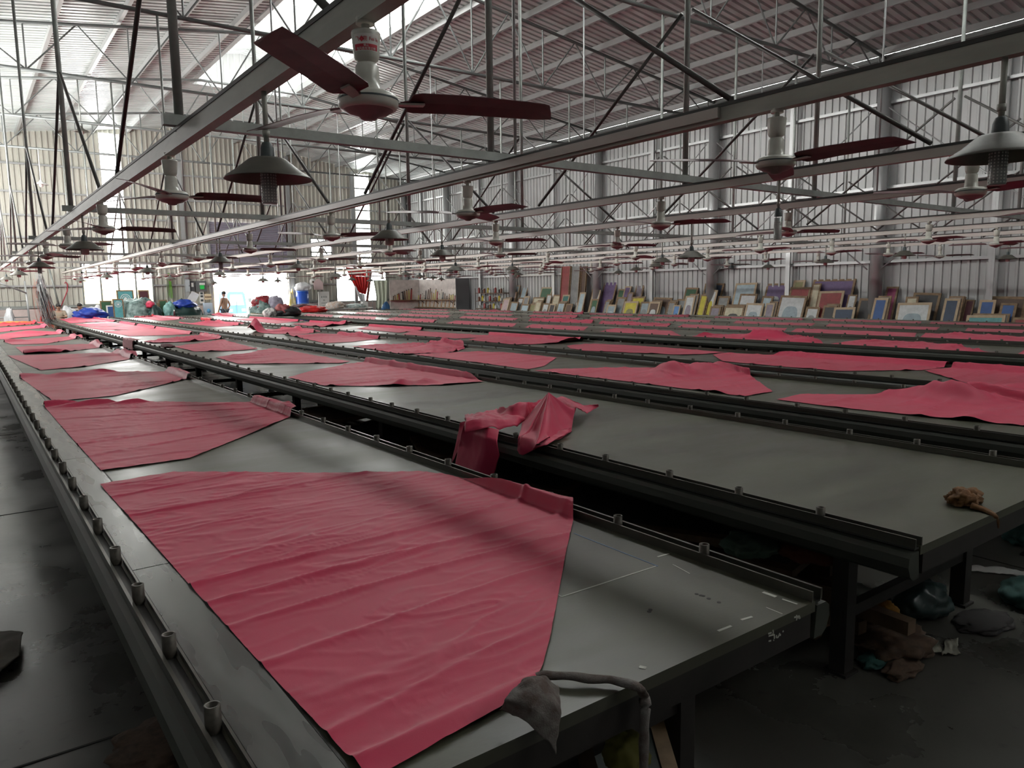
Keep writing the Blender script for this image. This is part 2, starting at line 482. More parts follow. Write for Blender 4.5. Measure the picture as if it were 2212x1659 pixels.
# roller shutter above the open doorway
t = thing('roller_shutter', 'slatted lilac-grey roller shutter rolled up above the bright open doorway', 'roller shutter', (10.84, YE - 0.14, 2.6))
mb = MB()
for i in range(26):
    z = i * 0.082
    mb.add([(-1.74, 0, z), (1.74, 0, z), (1.74, -0.018, z + 0.035), (-1.74, -0.018, z + 0.035), (1.74, 0, z + 0.075), (-1.74, 0, z + 0.075)], [(0, 1, 2, 3), (3, 2, 4, 5)])
mb.build('curtain', M_SHUT, t)
mb = MB(); mb.box((0, 0.03, 1.1), (3.48, 0.01, 2.2)); mb.build('backing', M_SHUT, t)
mb = MB(); mb.box((0, -0.01, -0.02), (3.48, 0.05, 0.06)); mb.build('bottom_bar', M_PIPE, t)
for s in (-1, 1):
    mb = MB(); mb.box((s * 1.78, -0.02, -0.2), (0.09, 0.08, 4.8)); mb.build('guide_rail', M_STEEL, t)

# ------------------------------------------------------------------ roof trusses
def truss(i, y):
    t = thing('roof_truss', 'grey pipe roof truss spanning the hall, %s from the near end' % ORD[i], 'roof truss', (0, y, 0), 'roof trusses')
    zt = lambda x: min(roof_z(x), roof_z(LX0)) - 0.22
    zb = 6.6
    mb = MB(); mb.path([(-1.2, 0, zt(-1.2)), (LX0, 0, zt(LX0)), (LX1, 0, zt(LX1)), (18.72, 0, zt(18.72))], 0.04, 8); mb.build('top_chord', M_TRUSS, t)
    mb = MB(); mb.path([(-1.2, 0, zb), (18.72, 0, zb)], 0.04, 8); mb.build('bottom_chord', M_TRUSS, t)
    nodes = [-0.5 + 2.1 * j for j in range(10)]
    for xn in nodes:
        for dx in (-1.05, 0, 1.05):
            xt = xn + dx
            if xt < -1.2 or xt > 18.9: continue
            w = MB(); w.tube((xn, 0, zb), (xt, 0, zt(xt)), 0.019, 6, caps=False); w.build('web_bar', M_TRUSS, t)
    return t
for i, y in enumerate(TRUSS_Y[1:]):
    truss(i, y)

# ------------------------------------------------------------------ tables
PITCH_T = 2.164
TX = [(q * 0.82, q * 0.82 + 1.512) for q in (0.4082, 3.0485, 5.6816, 8.2249, 12.2441, 14.8855, 17.4148, 20.0808)]
TEND = [28.6, 33.0, 32.9, 32.6, 32.6, 32.6, 32.6, 32.6]
TSTART = [1.09, 1.12, 1.15, 1.1, 1.1, 1.1, 1.1, 1.1]
PINS = [1.484, 1.46, 1.44, 1.40, 1.35, 1.30, 1.30, 1.30]
PSTEP = [0.3905, 0.382, 0.385, 0.385, 0.40, 0.40, 0.40, 0.40]
TNAME = ['first', 'second', 'third', 'fourth', 'fifth', 'sixth', 'seventh', 'eighth']
pin_mesh = None
def pin_mb(h=0.062):
    p = MB(); p.lathe([(0.0165, 0), (0.0165, h), (0.0115, h), (0.0115, h - 0.03), (0.0, h - 0.03)], n=12); return p
for ti, (xl, xr) in enumerate(TX):
    y0, y1 = TSTART[ti], TEND[ti]; L = y1 - y0; yc = (y0 + y1) / 2
    extra = ['chalk marks on its bare end', 'crumpled red heap on its edge', 'red fabric peaks along it', 'before the wide dark gap',
             'just beyond the wide dark gap', 'third from the leaning screens', 'second from the leaning screens', 'nearest the leaning screens'][ti]
    t = thing('printing_table', 'long grey printing table, %s row from the left, %s' % (TNAME[ti], extra), 'table', (0, y0, 0), 'long printing tables')
    W = xr - xl; xc = (xl + xr) / 2
    mb = MB(); mb.box((xc, L / 2, 0.735), (W - 0.02, L, 0.03)); mb.build('table_top', M_TABLE, t)
    if ti == 0:
        st = MB()
        yy = 0.0
        for seg in (1.45, 2.0, 2.4, 3.0, 3.0, 3.0, 3.0, 3.0, 3.0, 3.0):
            e = min(yy + seg, L)
            st.box((xl + 0.095, (yy + e) / 2, 0.7515), (0.13, e - yy - 0.006, 0.003)); yy = e
            if yy >= L - 0.01: break
        st.build('edge_strip', M_STRIP, t)
        gr = MB(); gr.box((xl + 0.165, L / 2, 0.7506), (0.006, L, 0.0015)); gr.build('groove', M_BEAMCAP, t)
    for side, X in ((-1, xl), (1, xr)):
        # channel: base and two upright fins with the slot between them
        r = MB(); r.use(M_RAIL)
        fins = (0.75, 0.778)
        if ti == 0 and side < 0: fins = (0.735, 0.762)
        for dx in (-0.021, 0.021):
            r.box((X + dx, L / 2 - 0.004, (fins[0] + fins[1]) / 2), (0.006 if side * dx < 0 or ti else 0.009, L - 0.01, fins[1] - fins[0] + 0.004))
        r.use(M_BEAMCAP).box((X, L / 2, 0.744), (0.046, L - 0.01, 0.006))
        r.build('rail', M_RAIL, t)
        s = MB()
        o = side
        poly = [(X + o * 0.0, 0.735), (X + o * 0.045, 0.735), (X + o * 0.062, 0.722), (X + o * 0.066, 0.69), (X + o * 0.05, 0.655), (X + o * 0.03, 0.64), (X - o * 0.01, 0.64)]
        s.prism(poly, 0, L); s.build('side_plate', M_PLATE, t)
        # stop pins in the slot
        n = int((y1 - 0.1 - PINS[ti]) / PSTEP[ti]) + 1
        ys = [PINS[ti] + PSTEP[ti] * j + (0.02 * math.sin(j * 2.3 + ti) if ti else 0) for j in range(n)]
        near = 45 if ti < 4 else 0
        for y in ys[:near]:
            if pin_mesh is None:
                q = pin_mb().build('stop_pin', M_PIN, t); pin_mesh = q.data
            else:
                q = bpy.data.objects.new('stop_pin', pin_mesh); C.objects.link(q); q.parent = t
            q.location = (X, y - y0, 0.742)
        far = MB()
        for y in ys[near:]:
            far.tube((X, y - y0, 0.745), (X, y - y0, 0.803), 0.0165, 7)
        if far.v: tag(far.build('stop_pins_far_end' if near else 'stop_pins', M_PIN, t), kind='stuff')
    for ye in (0.02, L - 0.02):
        e = MB(); e.box((xc, ye, 0.685), (W - 0.06, 0.04, 0.07)); e.build('end_beam', M_LEG, t)
    ly = 0.45; first = True
    legmesh = None
    while ly < L:
        for X in (xl + 0.36, xr + 0.04):
            if legmesh is None:
                g = MB(); g.box((0, 0, 0.35), (0.07, 0.07, 0.70)); g.box((0, 0, 0.006), (0.1, 0.1, 0.012))
                q = g.build('leg', M_LEG, t); legmesh = q.data
            else:
                q = bpy.data.objects.new('leg', legmesh); C.objects.link(q); q.parent = t
            q.location = (X if X < xc else X - 0.08, ly, 0)
        b = MB(); b.box((xc + 0.14, ly, 0.675), (W - 0.36, 0.05, 0.05)); b.build('cross_bar', M_LEG, t)
        if ti < 2:
            b = MB(); b.box((xc + 0.14, ly, 0.26), (W - 0.36, 0.04, 0.05)); b.build('stretcher', M_LEG, t)
        ly += 2.1
    if ti < 2:
        b = MB(); b.box((xr - 0.04, L / 2, 0.27), (0.04, L - 0.9, 0.05)); b.build('stretcher', M_LEG, t)
    if ti == 0:
        def chalk(a, b, w=0.005):
            p, q = at(*a, 0.7506), at(*b, 0.7506); p.y -= y0; q.y -= y0
            ch = MB(); ch.bar(p, q, w, 0.0008); ch.build('chalk_line', M_CHALK, t)
        chalk((1213, 1289), (1417, 1223)); chalk((1198, 1281), (1213, 1289)); chalk((1420, 1203), (1445, 1196), 0.008)
        chalk((1601, 1339), (1625, 1332), 0.008); chalk((1551, 1363), (1580, 1352), 0.008); chalk((1381, 1440), (1396, 1443), 0.012)
        chalk((1648, 1279), (1676, 1289), 0.012); chalk((1690, 1294), (1722, 1305), 0.006); chalk((1453, 1219), (1490, 1239), 0.003)
        chalk((1655, 1312), (1690, 1326), 0.003)
        cb = MB(); p, q = at(1240, 1152, 0.7506), at(1421, 1223, 0.7506); p.y -= y0; q.y -= y0
        cb.bar(p, q, 0.004, 0.0008); tag(cb.build('chalk_line', M_CHALKB, t), 'blue chalk line')
        sp = MB()
        for a in ((1505, 1283), (1514, 1286), (1519, 1287), (1531, 1293), (1553, 1301), (1402, 1321), (1405, 1317)):
            p = at(*a, 0.7504); sp.tube((p.x, p.y - y0, 0.7501), (p.x, p.y - y0, 0.7508), 0.006, 8)
        sp.build('dark_spot', M_LEG, t)
        hw = MB()
        def pen(pts, Y=-0.0015):
            ps = [atY(x, y, y0 - 0.002) for x, y in pts]
            for a, b in zip(ps[:-1], ps[1:]):
                hw.bar((a.x, Y, a.z), (b.x, Y, b.z), 0.004, 0.0012, up=(0, 1, 0))
        pen([(1716, 1334), (1727, 1331)]); pen([(1721, 1329), (1721, 1340)]); pen([(1724, 1336), (1726, 1330), (1728, 1333), (1728, 1337)])
        pen([(1660, 1369), (1667, 1367)]); pen([(1661, 1374), (1668, 1372)]); pen([(1670, 1361), (1671, 1367), (1668, 1372), (1673, 1371), (1673, 1380)])
        pen([(1678, 1372), (1677, 1377), (1681, 1377), (1684, 1370)]); pen([(1684, 1368), (1685, 1373), (1687, 1371)]); pen([(1691, 1365), (1693, 1363)]); pen([(1661, 1385), (1666, 1384)]); pen([(1671, 1384), (1672, 1382)])
        hw.build('white_pen_mark', M_CHALK, t)

# ================================================================== overhead beams, hanger frames, fans, lamps
BX = [(a + b) / 2 for a, b in TX]
BZ = 2.505
BEND = [33.5, 33.5, 33.5, 33.5, 33.5, 33.5, 33.5, 33.5]
for bi, X in enumerate(BX):
    y0 = -1.5; y1 = BEND[bi]
    t = thing('overhead_beam', 'long pale cable beam hung lengthwise above the %s table row from the left' % TNAME[bi], 'overhead beam', (X, y0, BZ), 'overhead beams')
    L = y1 - y0
    hb = (0.085, 0.066)[bi] if bi < 2 else 0.054
    mb = MB(); mb.box((0, L / 2, 0.0), (0.045, L, hb)); mb.box((0.0, L / 2, -hb / 2 - 0.004), (0.056, L, 0.008)); mb.build('channel', M_BEAM if bi < 2 else M_TRAY, t)
    mb = MB(); mb.box((0, L / 2, hb / 2 + 0.009), (0.052, L, 0.018)); mb.build('top_cap', M_BEAMCAP, t)
    if bi == 1:
        mb = MB(); mb.box((-0.034, (4.05 + L) / 2, 0.005), (0.02, L - 4.05, 0.052)); mb.build('cover_strip', M_TRAY, t)

FR_Y = [4.65, 9.85, 14.98, 20.12, 25.28, 30.43]
for fi, y in enumerate(FR_Y):
    t = thing('hanger_frame', 'grey pipe frame holding up the overhead beams, %s from the near end' % ORD[fi], 'hanger frame', (0, y, 2.6), 'hanger frames')
    zt = 4.0
    mb = MB(); mb.box((9.25, 0, 0.0), (16.5, 0.06, 0.06)); mb.build('cross_pipe', M_PIPE, t)
    for X in BX:
        mb = MB(); mb.tube((X, 0.0, -0.06), (X, 0, zt), 0.026 if fi < 2 else 0.022, 8); mb.build('hanger_pipe', M_PIPE, t)
        for s in (-1, 1):
            mb = MB(); mb.tube((X, s * 0.06, zt - 2.55), (X, s * 2.15, -0.03), 0.016, 8); mb.build('brace', M_DARKPIPE, t)
    # thin rods beside the hangers
    for X in (3.52, 8.9, 13.9):
        mb = MB(); mb.tube((X, 0.05, -0.03), (X, 0.05, zt), 0.012, 6); mb.build('thin_rod', M_STEEL, t)

# --- ceiling fan
def make_fan():
    t = thing('ceiling_fan', '', 'ceiling fan', (0, 0, 0), 'red-bladed ceiling fans')
    mb = MB(); mb.tube((0, 0, 0.06), (0, 0, 0.27), 0.013, 10); mb.tube((0, 0, 0.235), (0, 0, 0.255), 0.03, 10); mb.build('down_rod', M_FANW, t)
    mb = MB(); mb.lathe([(0.0, 0.212), (0.044, 0.212), (0.0455, 0.206), (0.040, 0.14), (0.036, 0.128), (0.026, 0.122), (0.024, 0.116), (0.03, 0.112)], n=24)
    mb.build('canister', M_FANW, t)
    mb = MB(); mb.lathe([(0.0, 0.118), (0.030, 0.118), (0.036, 0.108), (0.038, 0.07), (0.041, 0.03), (0.075, 0.028), (0.092, 0.018), (0.095, 0.006), (0.094, -0.010), (0.086, -0.022), (0.078, -0.024)], n=28)
    mo = mb.build('motor', M_FANW, t)
    mb = MB(); mb.lathe([(0.078, -0.024), (0.060, -0.036), (0.030, -0.044), (0.024, -0.051), (0.014, -0.054), (0.0, -0.054)], n=28); mb.build('bowl', M_FANR, t)
    mb = MB(); mb.lathe([(0.0955, 0.009), (0.0962, 0.006), (0.0955, 0.003)], n=28); mb.build('trim_ring', M_SHADEB, mo)
    for k in range(3):
        a = k * 2 * PI / 3
        ca, sa = math.cos(a), math.sin(a)
        def P(r, w, z): return (r * ca - w * sa, r * sa + w * ca, z)
        mb = MB()
        prof = [(0.10, 0.016, 0.0), (0.125, 0.024, 0.002), (0.135, 0.056, 0.006), (0.16, 0.064, 0.008), (0.30, 0.062, 0.012), (0.50, 0.058, 0.010), (0.58, 0.054, 0.008)]
        top = []; bot = []
        for r, w, z in prof:
            top.append([P(r, -w, z + 0.24 * w + 0.002), P(r, 0, z + 0.004), P(r, w, z - 0.24 * w + 0.002)])
        tip = [P(0.60, -0.050, 0.020), P(0.625, 0.0, 0.010), P(0.645, 0.048, 0.0)]
        top.append(tip)
        low = [[(p[0], p[1], p[2] - 0.0025) for p in row] for row in top]
        mb.grid(top, len(top), 3, False); mb.grid(low, len(low), 3, False)
        n = len(top)
        for i in range(n - 1):
            for j in (0, 2):
                mb.add([top[i][j], top[i + 1][j], low[i + 1][j], low[i][j]], [(0, 1, 2, 3)])
        mb.add([*top[-1], *reversed(low[-1])], [(0, 1, 2, 3, 4, 5)])
        bl = mb.build('blade', M_BLADE, t, recalc=True)
        sc = MB(); sc.bar(P(0.085, 0, 0.0), P(0.18, 0, 0.004), 0.03, 0.006); sc.build('blade_bracket', M_FANW, bl)
    return t
fan0 = make_fan()
FAN_Y = [2.23, 4.95, 7.66, 10.48, 13.25, 16.05, 18.82, 21.6, 24.4, 27.2, 30.0]
FAN_A = {(0, 0): -17, (1, 0): 30, (2, 0): 20, (1, 1): 35, (0, 1): -4, (2, 1): 62, (0, 2): 5, (0, 3): 70, (0, 4): 40}
used = False
for bi, X in enumerate(BX):
    for k, y in enumerate(FAN_Y):
        if k == 0 and bi > 3: continue
        if bi == 0 and k > 7: continue
        lab = 'white fan with dark red blades, %s from the near end over the %s table row' % (ORD[k], TNAME[bi])
        a = RAD(FAN_A.get((bi, k), rnd.uniform(0, 120)))
        loc = (X, y + rnd.uniform(-0.03, 0.03) if k else y, 2.215 if not (bi == 0 and k == 0) else 2.213)
        if not used:
            fan0.location = loc; fan0.rotation_euler = (0, 0, a); fan0['label'] = lab; used = True; f = fan0
        else:
            f = dup(fan0, loc, a, lab)
# maker's label on the canister of the nearest fan
def text_mesh(s, size, m, name, parent, M):
    cu = bpy.data.curves.new(name, 'FONT'); cu.body = s; cu.size = size; cu.align_x = 'CENTER'; cu.align_y = 'CENTER'; cu.extrude = 0.0002
    o = bpy.data.objects.new(name, cu); C.objects.link(o)
    dg = bpy.context.evaluated_depsgraph_get()
    me = bpy.data.meshes.new_from_object(o.evaluated_get(dg))
    bpy.data.objects.remove(o)
    me.materials.clear(); me.materials.append(m)
    q = bpy.data.objects.new(name, me); C.objects.link(q); q.parent = parent; q.matrix_basis = M
    return q
ang = math.atan2(0 - 2.23, 0 - 1.09) + RAD(-0)   # towards the aisle at the near end of the table
ra = fan0.rotation_euler.z
can = [c for c in fan0.children if c.name.startswith('canister')][0]
# the copies of the canister share its mesh; the label belongs to the near fan alone
def on_can(mb_, a0, a1, z0, z1, off, n=10):
    g = []
    for i in range(n):
        a = a0 + (a1 - a0) * i / (n - 1)
        row = []
        for z in (z0, z1):
            r = 0.0402 + (z - 0.14) * 0.0833 + off
            row.append((r * math.cos(a), r * math.sin(a), z))
        g.append(row)
    mb_.grid(g, n, 2)
la = ang - ra
mb = MB(); on_can(mb, la - 0.95, la + 0.95, 0.146, 0.196, 0.0006); lab = mb.build('paper_label', M_LABELW, can)
mb = MB(); on_can(mb, la - 0.9, la + 0.9, 0.148, 0.166, 0.001); mb.build('label_band', M_LABELR, can)
def wrap_text(s, size, m, a, z, off):
    M = Matrix.Identity(4)
    q = text_mesh(s, size, m, 'lettering', can, M)
    for v in q.data.vertices:
        th = a + v.co.x / 0.043; zz = z + v.co.y; r = 0.0402 + (zz - 0.14) * 0.0833 + off + v.co.z
        v.co = (r * math.cos(th), r * math.sin(th), zz)
    return q
try:
    wrap_text('\u98de', 0.015, M_LABELR, la - 0.62, 0.180, 0.0012)
    wrap_text('\u9e7f Fei lu', 0.015, M_LABELR, la + 0.36, 0.180, 0.0012)
    wrap_text('\u4f5b\u5c71', 0.008, M_LABELW, la, 0.161, 0.0014)
    wrap_text('\u7535\u98ce\u6247\u6709\u9650\u516c\u53f8', 0.009, M_LABELW, la, 0.152, 0.0014)
except Exception as ex:
    print('text', ex)
mb = MB(); r = 0.0445
g = [(la - 0.30 + dx / 0.043, 0.180 + dz) for dx, dz in ((-0.008, 0), (0, -0.009), (0.008, 0), (0, 0.009))]
mb.add([((0.0402 + (z - 0.14) * 0.0833 + 0.0013) * math.cos(a), (0.0402 + (z - 0.14) * 0.0833 + 0.0013) * math.sin(a), z) for a, z in g], [(0, 1, 2, 3)])
mb.build('red_diamond', M_LABELR, can)

# the blade that points towards the aisle is twisted out of true
bl_ = sorted((c for c in fan0.children if c.name.startswith('blade')), key=lambda c: c.name)[2]
bl_.matrix_basis = Matrix.Rotation(RAD(20), 4, Vector((math.cos(4 * PI / 3), math.sin(4 * PI / 3), 0)))
# --- pendant lamps
def make_lamp(kind):
    t = thing('pendant_lamp', '', 'pendant lamp', (0, 0, 0), 'metal-shaded pendant lamps')
    mb = MB(); mb.tube((0, 0, 0.075), (0, 0, 0.34), 0.011, 10); mb.tube((0, 0, 0.10), (0, 0, 0.125), 0.016, 10); mb.build('rod', M_BEAM, t)
    mb = MB(); mb.lathe([(0.0, 0.08), (0.012, 0.08), (0.02, 0.075), (0.027, 0.055), (0.03, 0.02), (0.031, 0.012)], n=20); mb.build('socket', M_SHADEB, t)
    if kind != 'bare':
        mb = MB(); mb.lathe([(0.030, 0.016), (0.070, 0.012), (0.085, 0.002), (0.13, -0.035), (0.168, -0.060), (0.178, -0.070), (0.180, -0.074), (0.176, -0.072), (0.128, -0.043), (0.08, -0.004), (0.03, 0.008)], n=36)
        mb.build('shade', M_SHADE, t)
    if kind in ('led', 'bare'):
        mb = MB(); mb.lathe([(0.0, -0.175), (0.030, -0.175), (0.031, -0.172), (0.031, 0.0), (0.0, 0.0)], n=16)
        b = mb.build('led_bulb', M_LED, t)
        d = MB()
        for i in range(16):
            a = 2 * PI * i / 16
            for j in range(12):
                z = -0.166 + j * 0.012
                d.box((0.0314 * math.cos(a), 0.0314 * math.sin(a), z), (0.002, 0.005, 0.006), Matrix.Rotation(a, 3, 'Z'))
        d.build('led_chip', M_LEDDOT, b)
    elif kind == 'opal':
        mb = MB(); mb.lathe([(0.0, -0.125), (0.032, -0.122), (0.041, -0.112), (0.042, -0.055), (0.038, -0.03), (0.028, 0.0)], n=20); mb.build('opal_bulb', M_BULB, t)
    else:
        mb = MB(); mb.lathe([(0.0, -0.15), (0.02, -0.147), (0.045, -0.12), (0.048, -0.10), (0.035, -0.06), (0.026, 0.0)], n=20); mb.build('opal_bulb', M_BULB, t)
    return t
protos = {}
LAMPS = []
for bi, X in enumerate(BX):
    if bi % 2 == 0: ys = [3.2, 9.0, 14.6, 20.0, 25.6, 31.2] if bi != 2 else [3.67, 8.95, 14.44, 20.0, 25.6]
    else: ys = [1.25, 6.32, 11.93, 17.5, 23.0, 28.6]
    if bi == 4: ys[1] = 9.8
    for k, y in enumerate(ys):
        if bi > 3 and k == 0 and y < 2.0: continue
        if bi == 0 and y > 27: continue
        if (bi, k) in ((0, 0), (1, 0)): kd = 'led'
        elif (bi, k) == (2, 0): kd = 'bare'
        elif (bi, k) == (2, 1): kd = 'globe'
        elif bi < 2 and k == 2: kd = 'led'
        else: kd = 'opal'
        LAMPS.append((bi, k, X, y, kd))
KD = {'led': 'ribbed bulb column', 'bare': 'ribbed bulb column and no shade', 'globe': 'pear-shaped white bulb', 'opal': 'short white bulb'}
for bi, k, X, y, kd in LAMPS:
    lab = 'dark pendant lamp with %s, %s from near end over %s table row' % (KD[kd], ORD[k], TNAME[bi])
    if kd == 'bare': lab = 'pendant bulb column without a shade, hanging first over the third table row'
    if kd == 'led' and (bi, k) == (1, 0): lab = 'pale shaded pendant lamp with perforated bulb column, nearest over the second table row'
    if kd == 'led' and (bi, k) == (0, 0): lab = 'large dark pendant lamp with perforated bulb column, nearest over the first table row'
    kk = 'opal' if kd == 'globe' and 0 else kd
    loc = (X, y, 2.17 if bi != 3 else 2.06)
    if kk not in protos:
        p = make_lamp(kk); p.location = loc; p['label'] = lab; protos[kk] = p
    else: p = dup(protos[kk], loc, None, lab)
    if loc[2] < 2.1:
        # the longer drop of these lamps
        mb = MB(); mb.tube((0, 0, 0.33), (0, 0, 0.42), 0.009, 8); mb.build('rod', M_SHADEB, p)
# two lamps hung from the far roof trusses
for (px_, py_, Y, hh, lb) in ((89, 399, 30.43, 2.2, 'small pale lamp on a long white rod before the end wall, beside the ladder post'), (176, 285, 25.28, 1.2, 'small dark lamp on a thin rod just below the far roof sheets')):
    p = atY(px_, py_, Y)
    t = thing('hanging_lamp', lb, 'pendant lamp', p, 'lamps hung from the far roof')
    zt = 6.6 - p.z if Y > 30 else roof_z(p.x) - 0.25 - p.z
    mb = MB(); mb.tube((0, 0, 0.1), (0, 0, zt), 0.02, 6); mb.build('rod', M_WHITE if Y > 30 else M_PIPE, t)
    mb = MB(); mb.lathe([(0.03, 0.16), (0.06, 0.1), (0.2, 0.02), (0.22, 0.0), (0.19, 0.012), (0.05, 0.09)], n=20); mb.build('shade', M_WHITE if Y > 30 else M_SHADE, t)
    mb = MB(); mb.lathe([(0.0, -0.09), (0.06, -0.06), (0.07, 0.0), (0.04, 0.07)], n=14); mb.build('bulb', M_BULB, t)

# ================================================================== red fabric lying on the tables
def chain_pts(ch, n):
    """n points spaced evenly along a polyline of 3-D points"""
    L = [0.0]
    for a, b in zip(ch[:-1], ch[1:]): L.append(L[-1] + (b - a).length)
    out = []
    for i in range(n):
        s = L[-1] * i / (n - 1); k = 0
        while k < len(ch) - 2 and s > L[k + 1]: k += 1
        u = (s - L[k]) / max(1e-9, L[k + 1] - L[k]); out.append(ch[k].lerp(ch[k + 1], min(1, u)))
    return out

def coons(F, N, Lc, R, nu, nv):
    """F far edge and N near edge run left to right, Lc and R run far to near"""
    F, N = chain_pts(F, nu), chain_pts(N, nu); Lc, R = chain_pts(Lc, nv), chain_pts(R, nv)
    P = []
    for j in range(nv):
        t = j / (nv - 1); row = []
        for i in range(nu):
            s = i / (nu - 1)
            p = F[i] * (1 - t) + N[i] * t + Lc[j] * (1 - s) + R[j] * s
            p -= F[0] * ((1 - s) * (1 - t)) + F[-1] * (s * (1 - t)) + N[0] * ((1 - s) * t) + N[-1] * (s * t)
            row.append(p)
        P.append(row)
    return P

def smooth01(x): x = max(0.0, min(1.0, x)); return x * x * (3 - 2 * x)

def fabric(label, ti, far, near, left, right, seed=0, nu=50, nv=30, creases=None, lifts=(), amp=1.0, group=None, m=None, world=False, skew=0.0, ncre=7, flat=False):
    """far, near, left, right: corner chains of pixel pairs seen on the table plane"""
    rr = random.Random(seed * 77 + 13)
    xl, xr = TX[ti]
    def clampy(q): return Vector((q.x, min(q.y, TEND[ti] - 0.15 + 0.01 * (q.x - xl)), 0))
    def w3(p): return Vector((p[0], p[1], 0)) if world else clampy(at(p[0], p[1], p[2] if len(p) > 2 else 0.758))
    F, N = [w3(p) for p in far], [w3(p) for p in near]
    Lc, R = [w3(p) for p in left], [w3(p) for p in right]
    P = coons(F, N, Lc, R, nu, nv)
    xs = [p.x for row in P for p in row]; ys = [p.y for row in P for p in row]
    x0, x1, ya, yb = min(xs), max(xs), min(ys), max(ys)
    cr = []
    for a, b, h, w in (creases or []):
        A, B = at(*a, 0.758), at(*b, 0.758); cr.append((A.x, A.y, (B.y - A.y) / max(1e-3, (B.x - A.x)), h * 0.62, w * 0.5, rr.uniform(0, 9), A.x, B.x))
    if creases is None:
        for i in range(ncre):
            yy = ya + (yb - ya) * (i + rr.uniform(0.1, 0.9)) / ncre
            xa = x0 + rr.uniform(-0.1, 0.5) * (x1 - x0); xb = x1 - rr.uniform(-0.1, 0.4) * (x1 - x0)
            cr.append((x0, yy, rr.uniform(-0.12, 0.16) + skew, rr.uniform(0.006, 0.015) * amp, rr.uniform(0.014, 0.028), rr.uniform(0, 9), min(xa, xb), max(xa, xb)))
    lf = [(at(px, py, 0.76), h, rx, ry) for px, py, h, rx, ry in lifts]
    for j, row in enumerate(P):
        for i, p in enumerate(row):
            x, y = p.x, p.y
            z = 0.7545
            for X in (xl, xr):
                d = abs(x - X)
                z = max(z, 0.7545 + 0.054 * smooth01(1.9 - d / 0.03))
            if x < xl - 0.03: z = 0.8085 - 1.2 * (xl - 0.03 - x)
            h = 0.0
            for (cx, cy, sl, ch, w, ph, xa, xb) in cr:
                yy = cy + sl * (x - cx) + 0.02 * math.sin(3.1 * (x - cx) + ph)
                d = (y - yy)
                e = smooth01((x - xa + 0.25) / 0.35) * smooth01((xb + 0.25 - x) / 0.35)
                q = math.exp(-abs(d / w) ** 1.5) if d > 0 else math.exp(-abs(d / (w * 1.6)) ** 1.5)
                h += ch * e * q
            n1 = noise.noise(Vector((x * 2.2 + seed * 3.1, y * 5.0, 1.7)))
            n2 = noise.noise(Vector((x * 6.0, y * 13.0 + seed, 4.2)))
            n3 = noise.noise(Vector((x * 14.0 + n1 * 2, y * 24.0 + n2 * 2, seed)))
            n4 = noise.noise(Vector((x * 3.1 + n2, y * 17.0 + 1.5 * n1, seed + 9.1)))
            h += amp * (0.004 * max(0, n1 + 0.15) + 0.016 * max(0, 0.25 - abs(n4)) * max(0, n1 + 0.4) + 0.008 * max(0, 0.28 - abs(n2)) + 0.006 * max(0, 0.22 - abs(n3)) * max(0, n2 + 0.3))
            for c, hh, rx, ry in lf:
                q = ((x - c.x) / rx) ** 2 + ((y - c.y) / ry) ** 2
                if q < 4: h += hh * math.exp(-q * 1.3) * (1 + 0.25 * n2)
            p.z = z + max(0.0008, h)
    mb = MB(); mb.grid(P, nv, nu, not flat)
    o = mb.build('fabric_sheet', m or M_CLOTH)
    tag(o, label, 'fabric sheet', group or 'red fabric sheets on the %s table row' % TNAME[ti])
    return o

def lab(ti, k, what): return '%s, %s from near end on %s table row' % (what, ORD[k], TNAME[ti])

# first table
fabric(lab(0, 0, 'large creased red fabric sheet'), 0,
       [(215, 1045), (375, 1018), (690, 1020), (905, 1017), (970, 1006, 0.80)],
       [(800, 1683), (1000, 1573), (1080, 1530), (1158, 1487)],
       [(215, 1045), (310, 1150), (415, 1268), (600, 1471), (800, 1683)],
       [(970, 1006, 0.80), (1100, 1043, 0.80), (1238, 1082, 0.80), (1238, 1115, 0.775), (1232, 1150), (1222, 1195), (1190, 1370), (1158, 1487)], 1, 240, 270,
       creases=[((415, 1268), (1134, 1075), 0.020, 0.022), ((458, 1305), (1181, 1115), 0.017, 0.024), ((560, 1330), (1240, 1152), 0.017, 0.020), ((620, 1405), (1206, 1223), 0.013, 0.020),
                ((700, 1580), (1178, 1358), 0.013, 0.030), ((780, 1640), (1165, 1449), 0.026, 0.045), ((270, 1113), (800, 1019), 0.011, 0.020), ((229, 1077), (560, 1012), 0.010, 0.016),
                ((330, 1160), (900, 1040), 0.006, 0.014), ((520, 1200), (1000, 1062), 0.006, 0.015), ((760, 1480), (1050, 1370), 0.005, 0.03)], amp=1.0)
fabric(lab(0, 1, 'red fabric sheet, far corner folded up'), 0,
       [(92, 873), (230, 870), (330, 867), (430, 868), (560, 868)], [(218, 1015), (325, 1000), (410, 988), (530, 940), (641, 893)],
       [(92, 873), (150, 940), (218, 1015)], [(560, 868), (610, 880), (641, 893)], 2, 170, 130,
       creases=[((100, 885), (500, 872), 0.012, 0.02), ((120, 905), (560, 880), 0.012, 0.03), ((140, 930), (600, 890), 0.008, 0.03), ((170, 960), (520, 905), 0.012, 0.02), ((190, 985), (560, 920), 0.010, 0.02), ((200, 1000), (400, 975), 0.012, 0.02)],
       lifts=[(100, 876, 0.05, 0.25, 0.05), (200, 872, 0.045, 0.25, 0.05), (290, 868, 0.03, 0.2, 0.05), (635, 886, 0.02, 0.1, 0.1)])
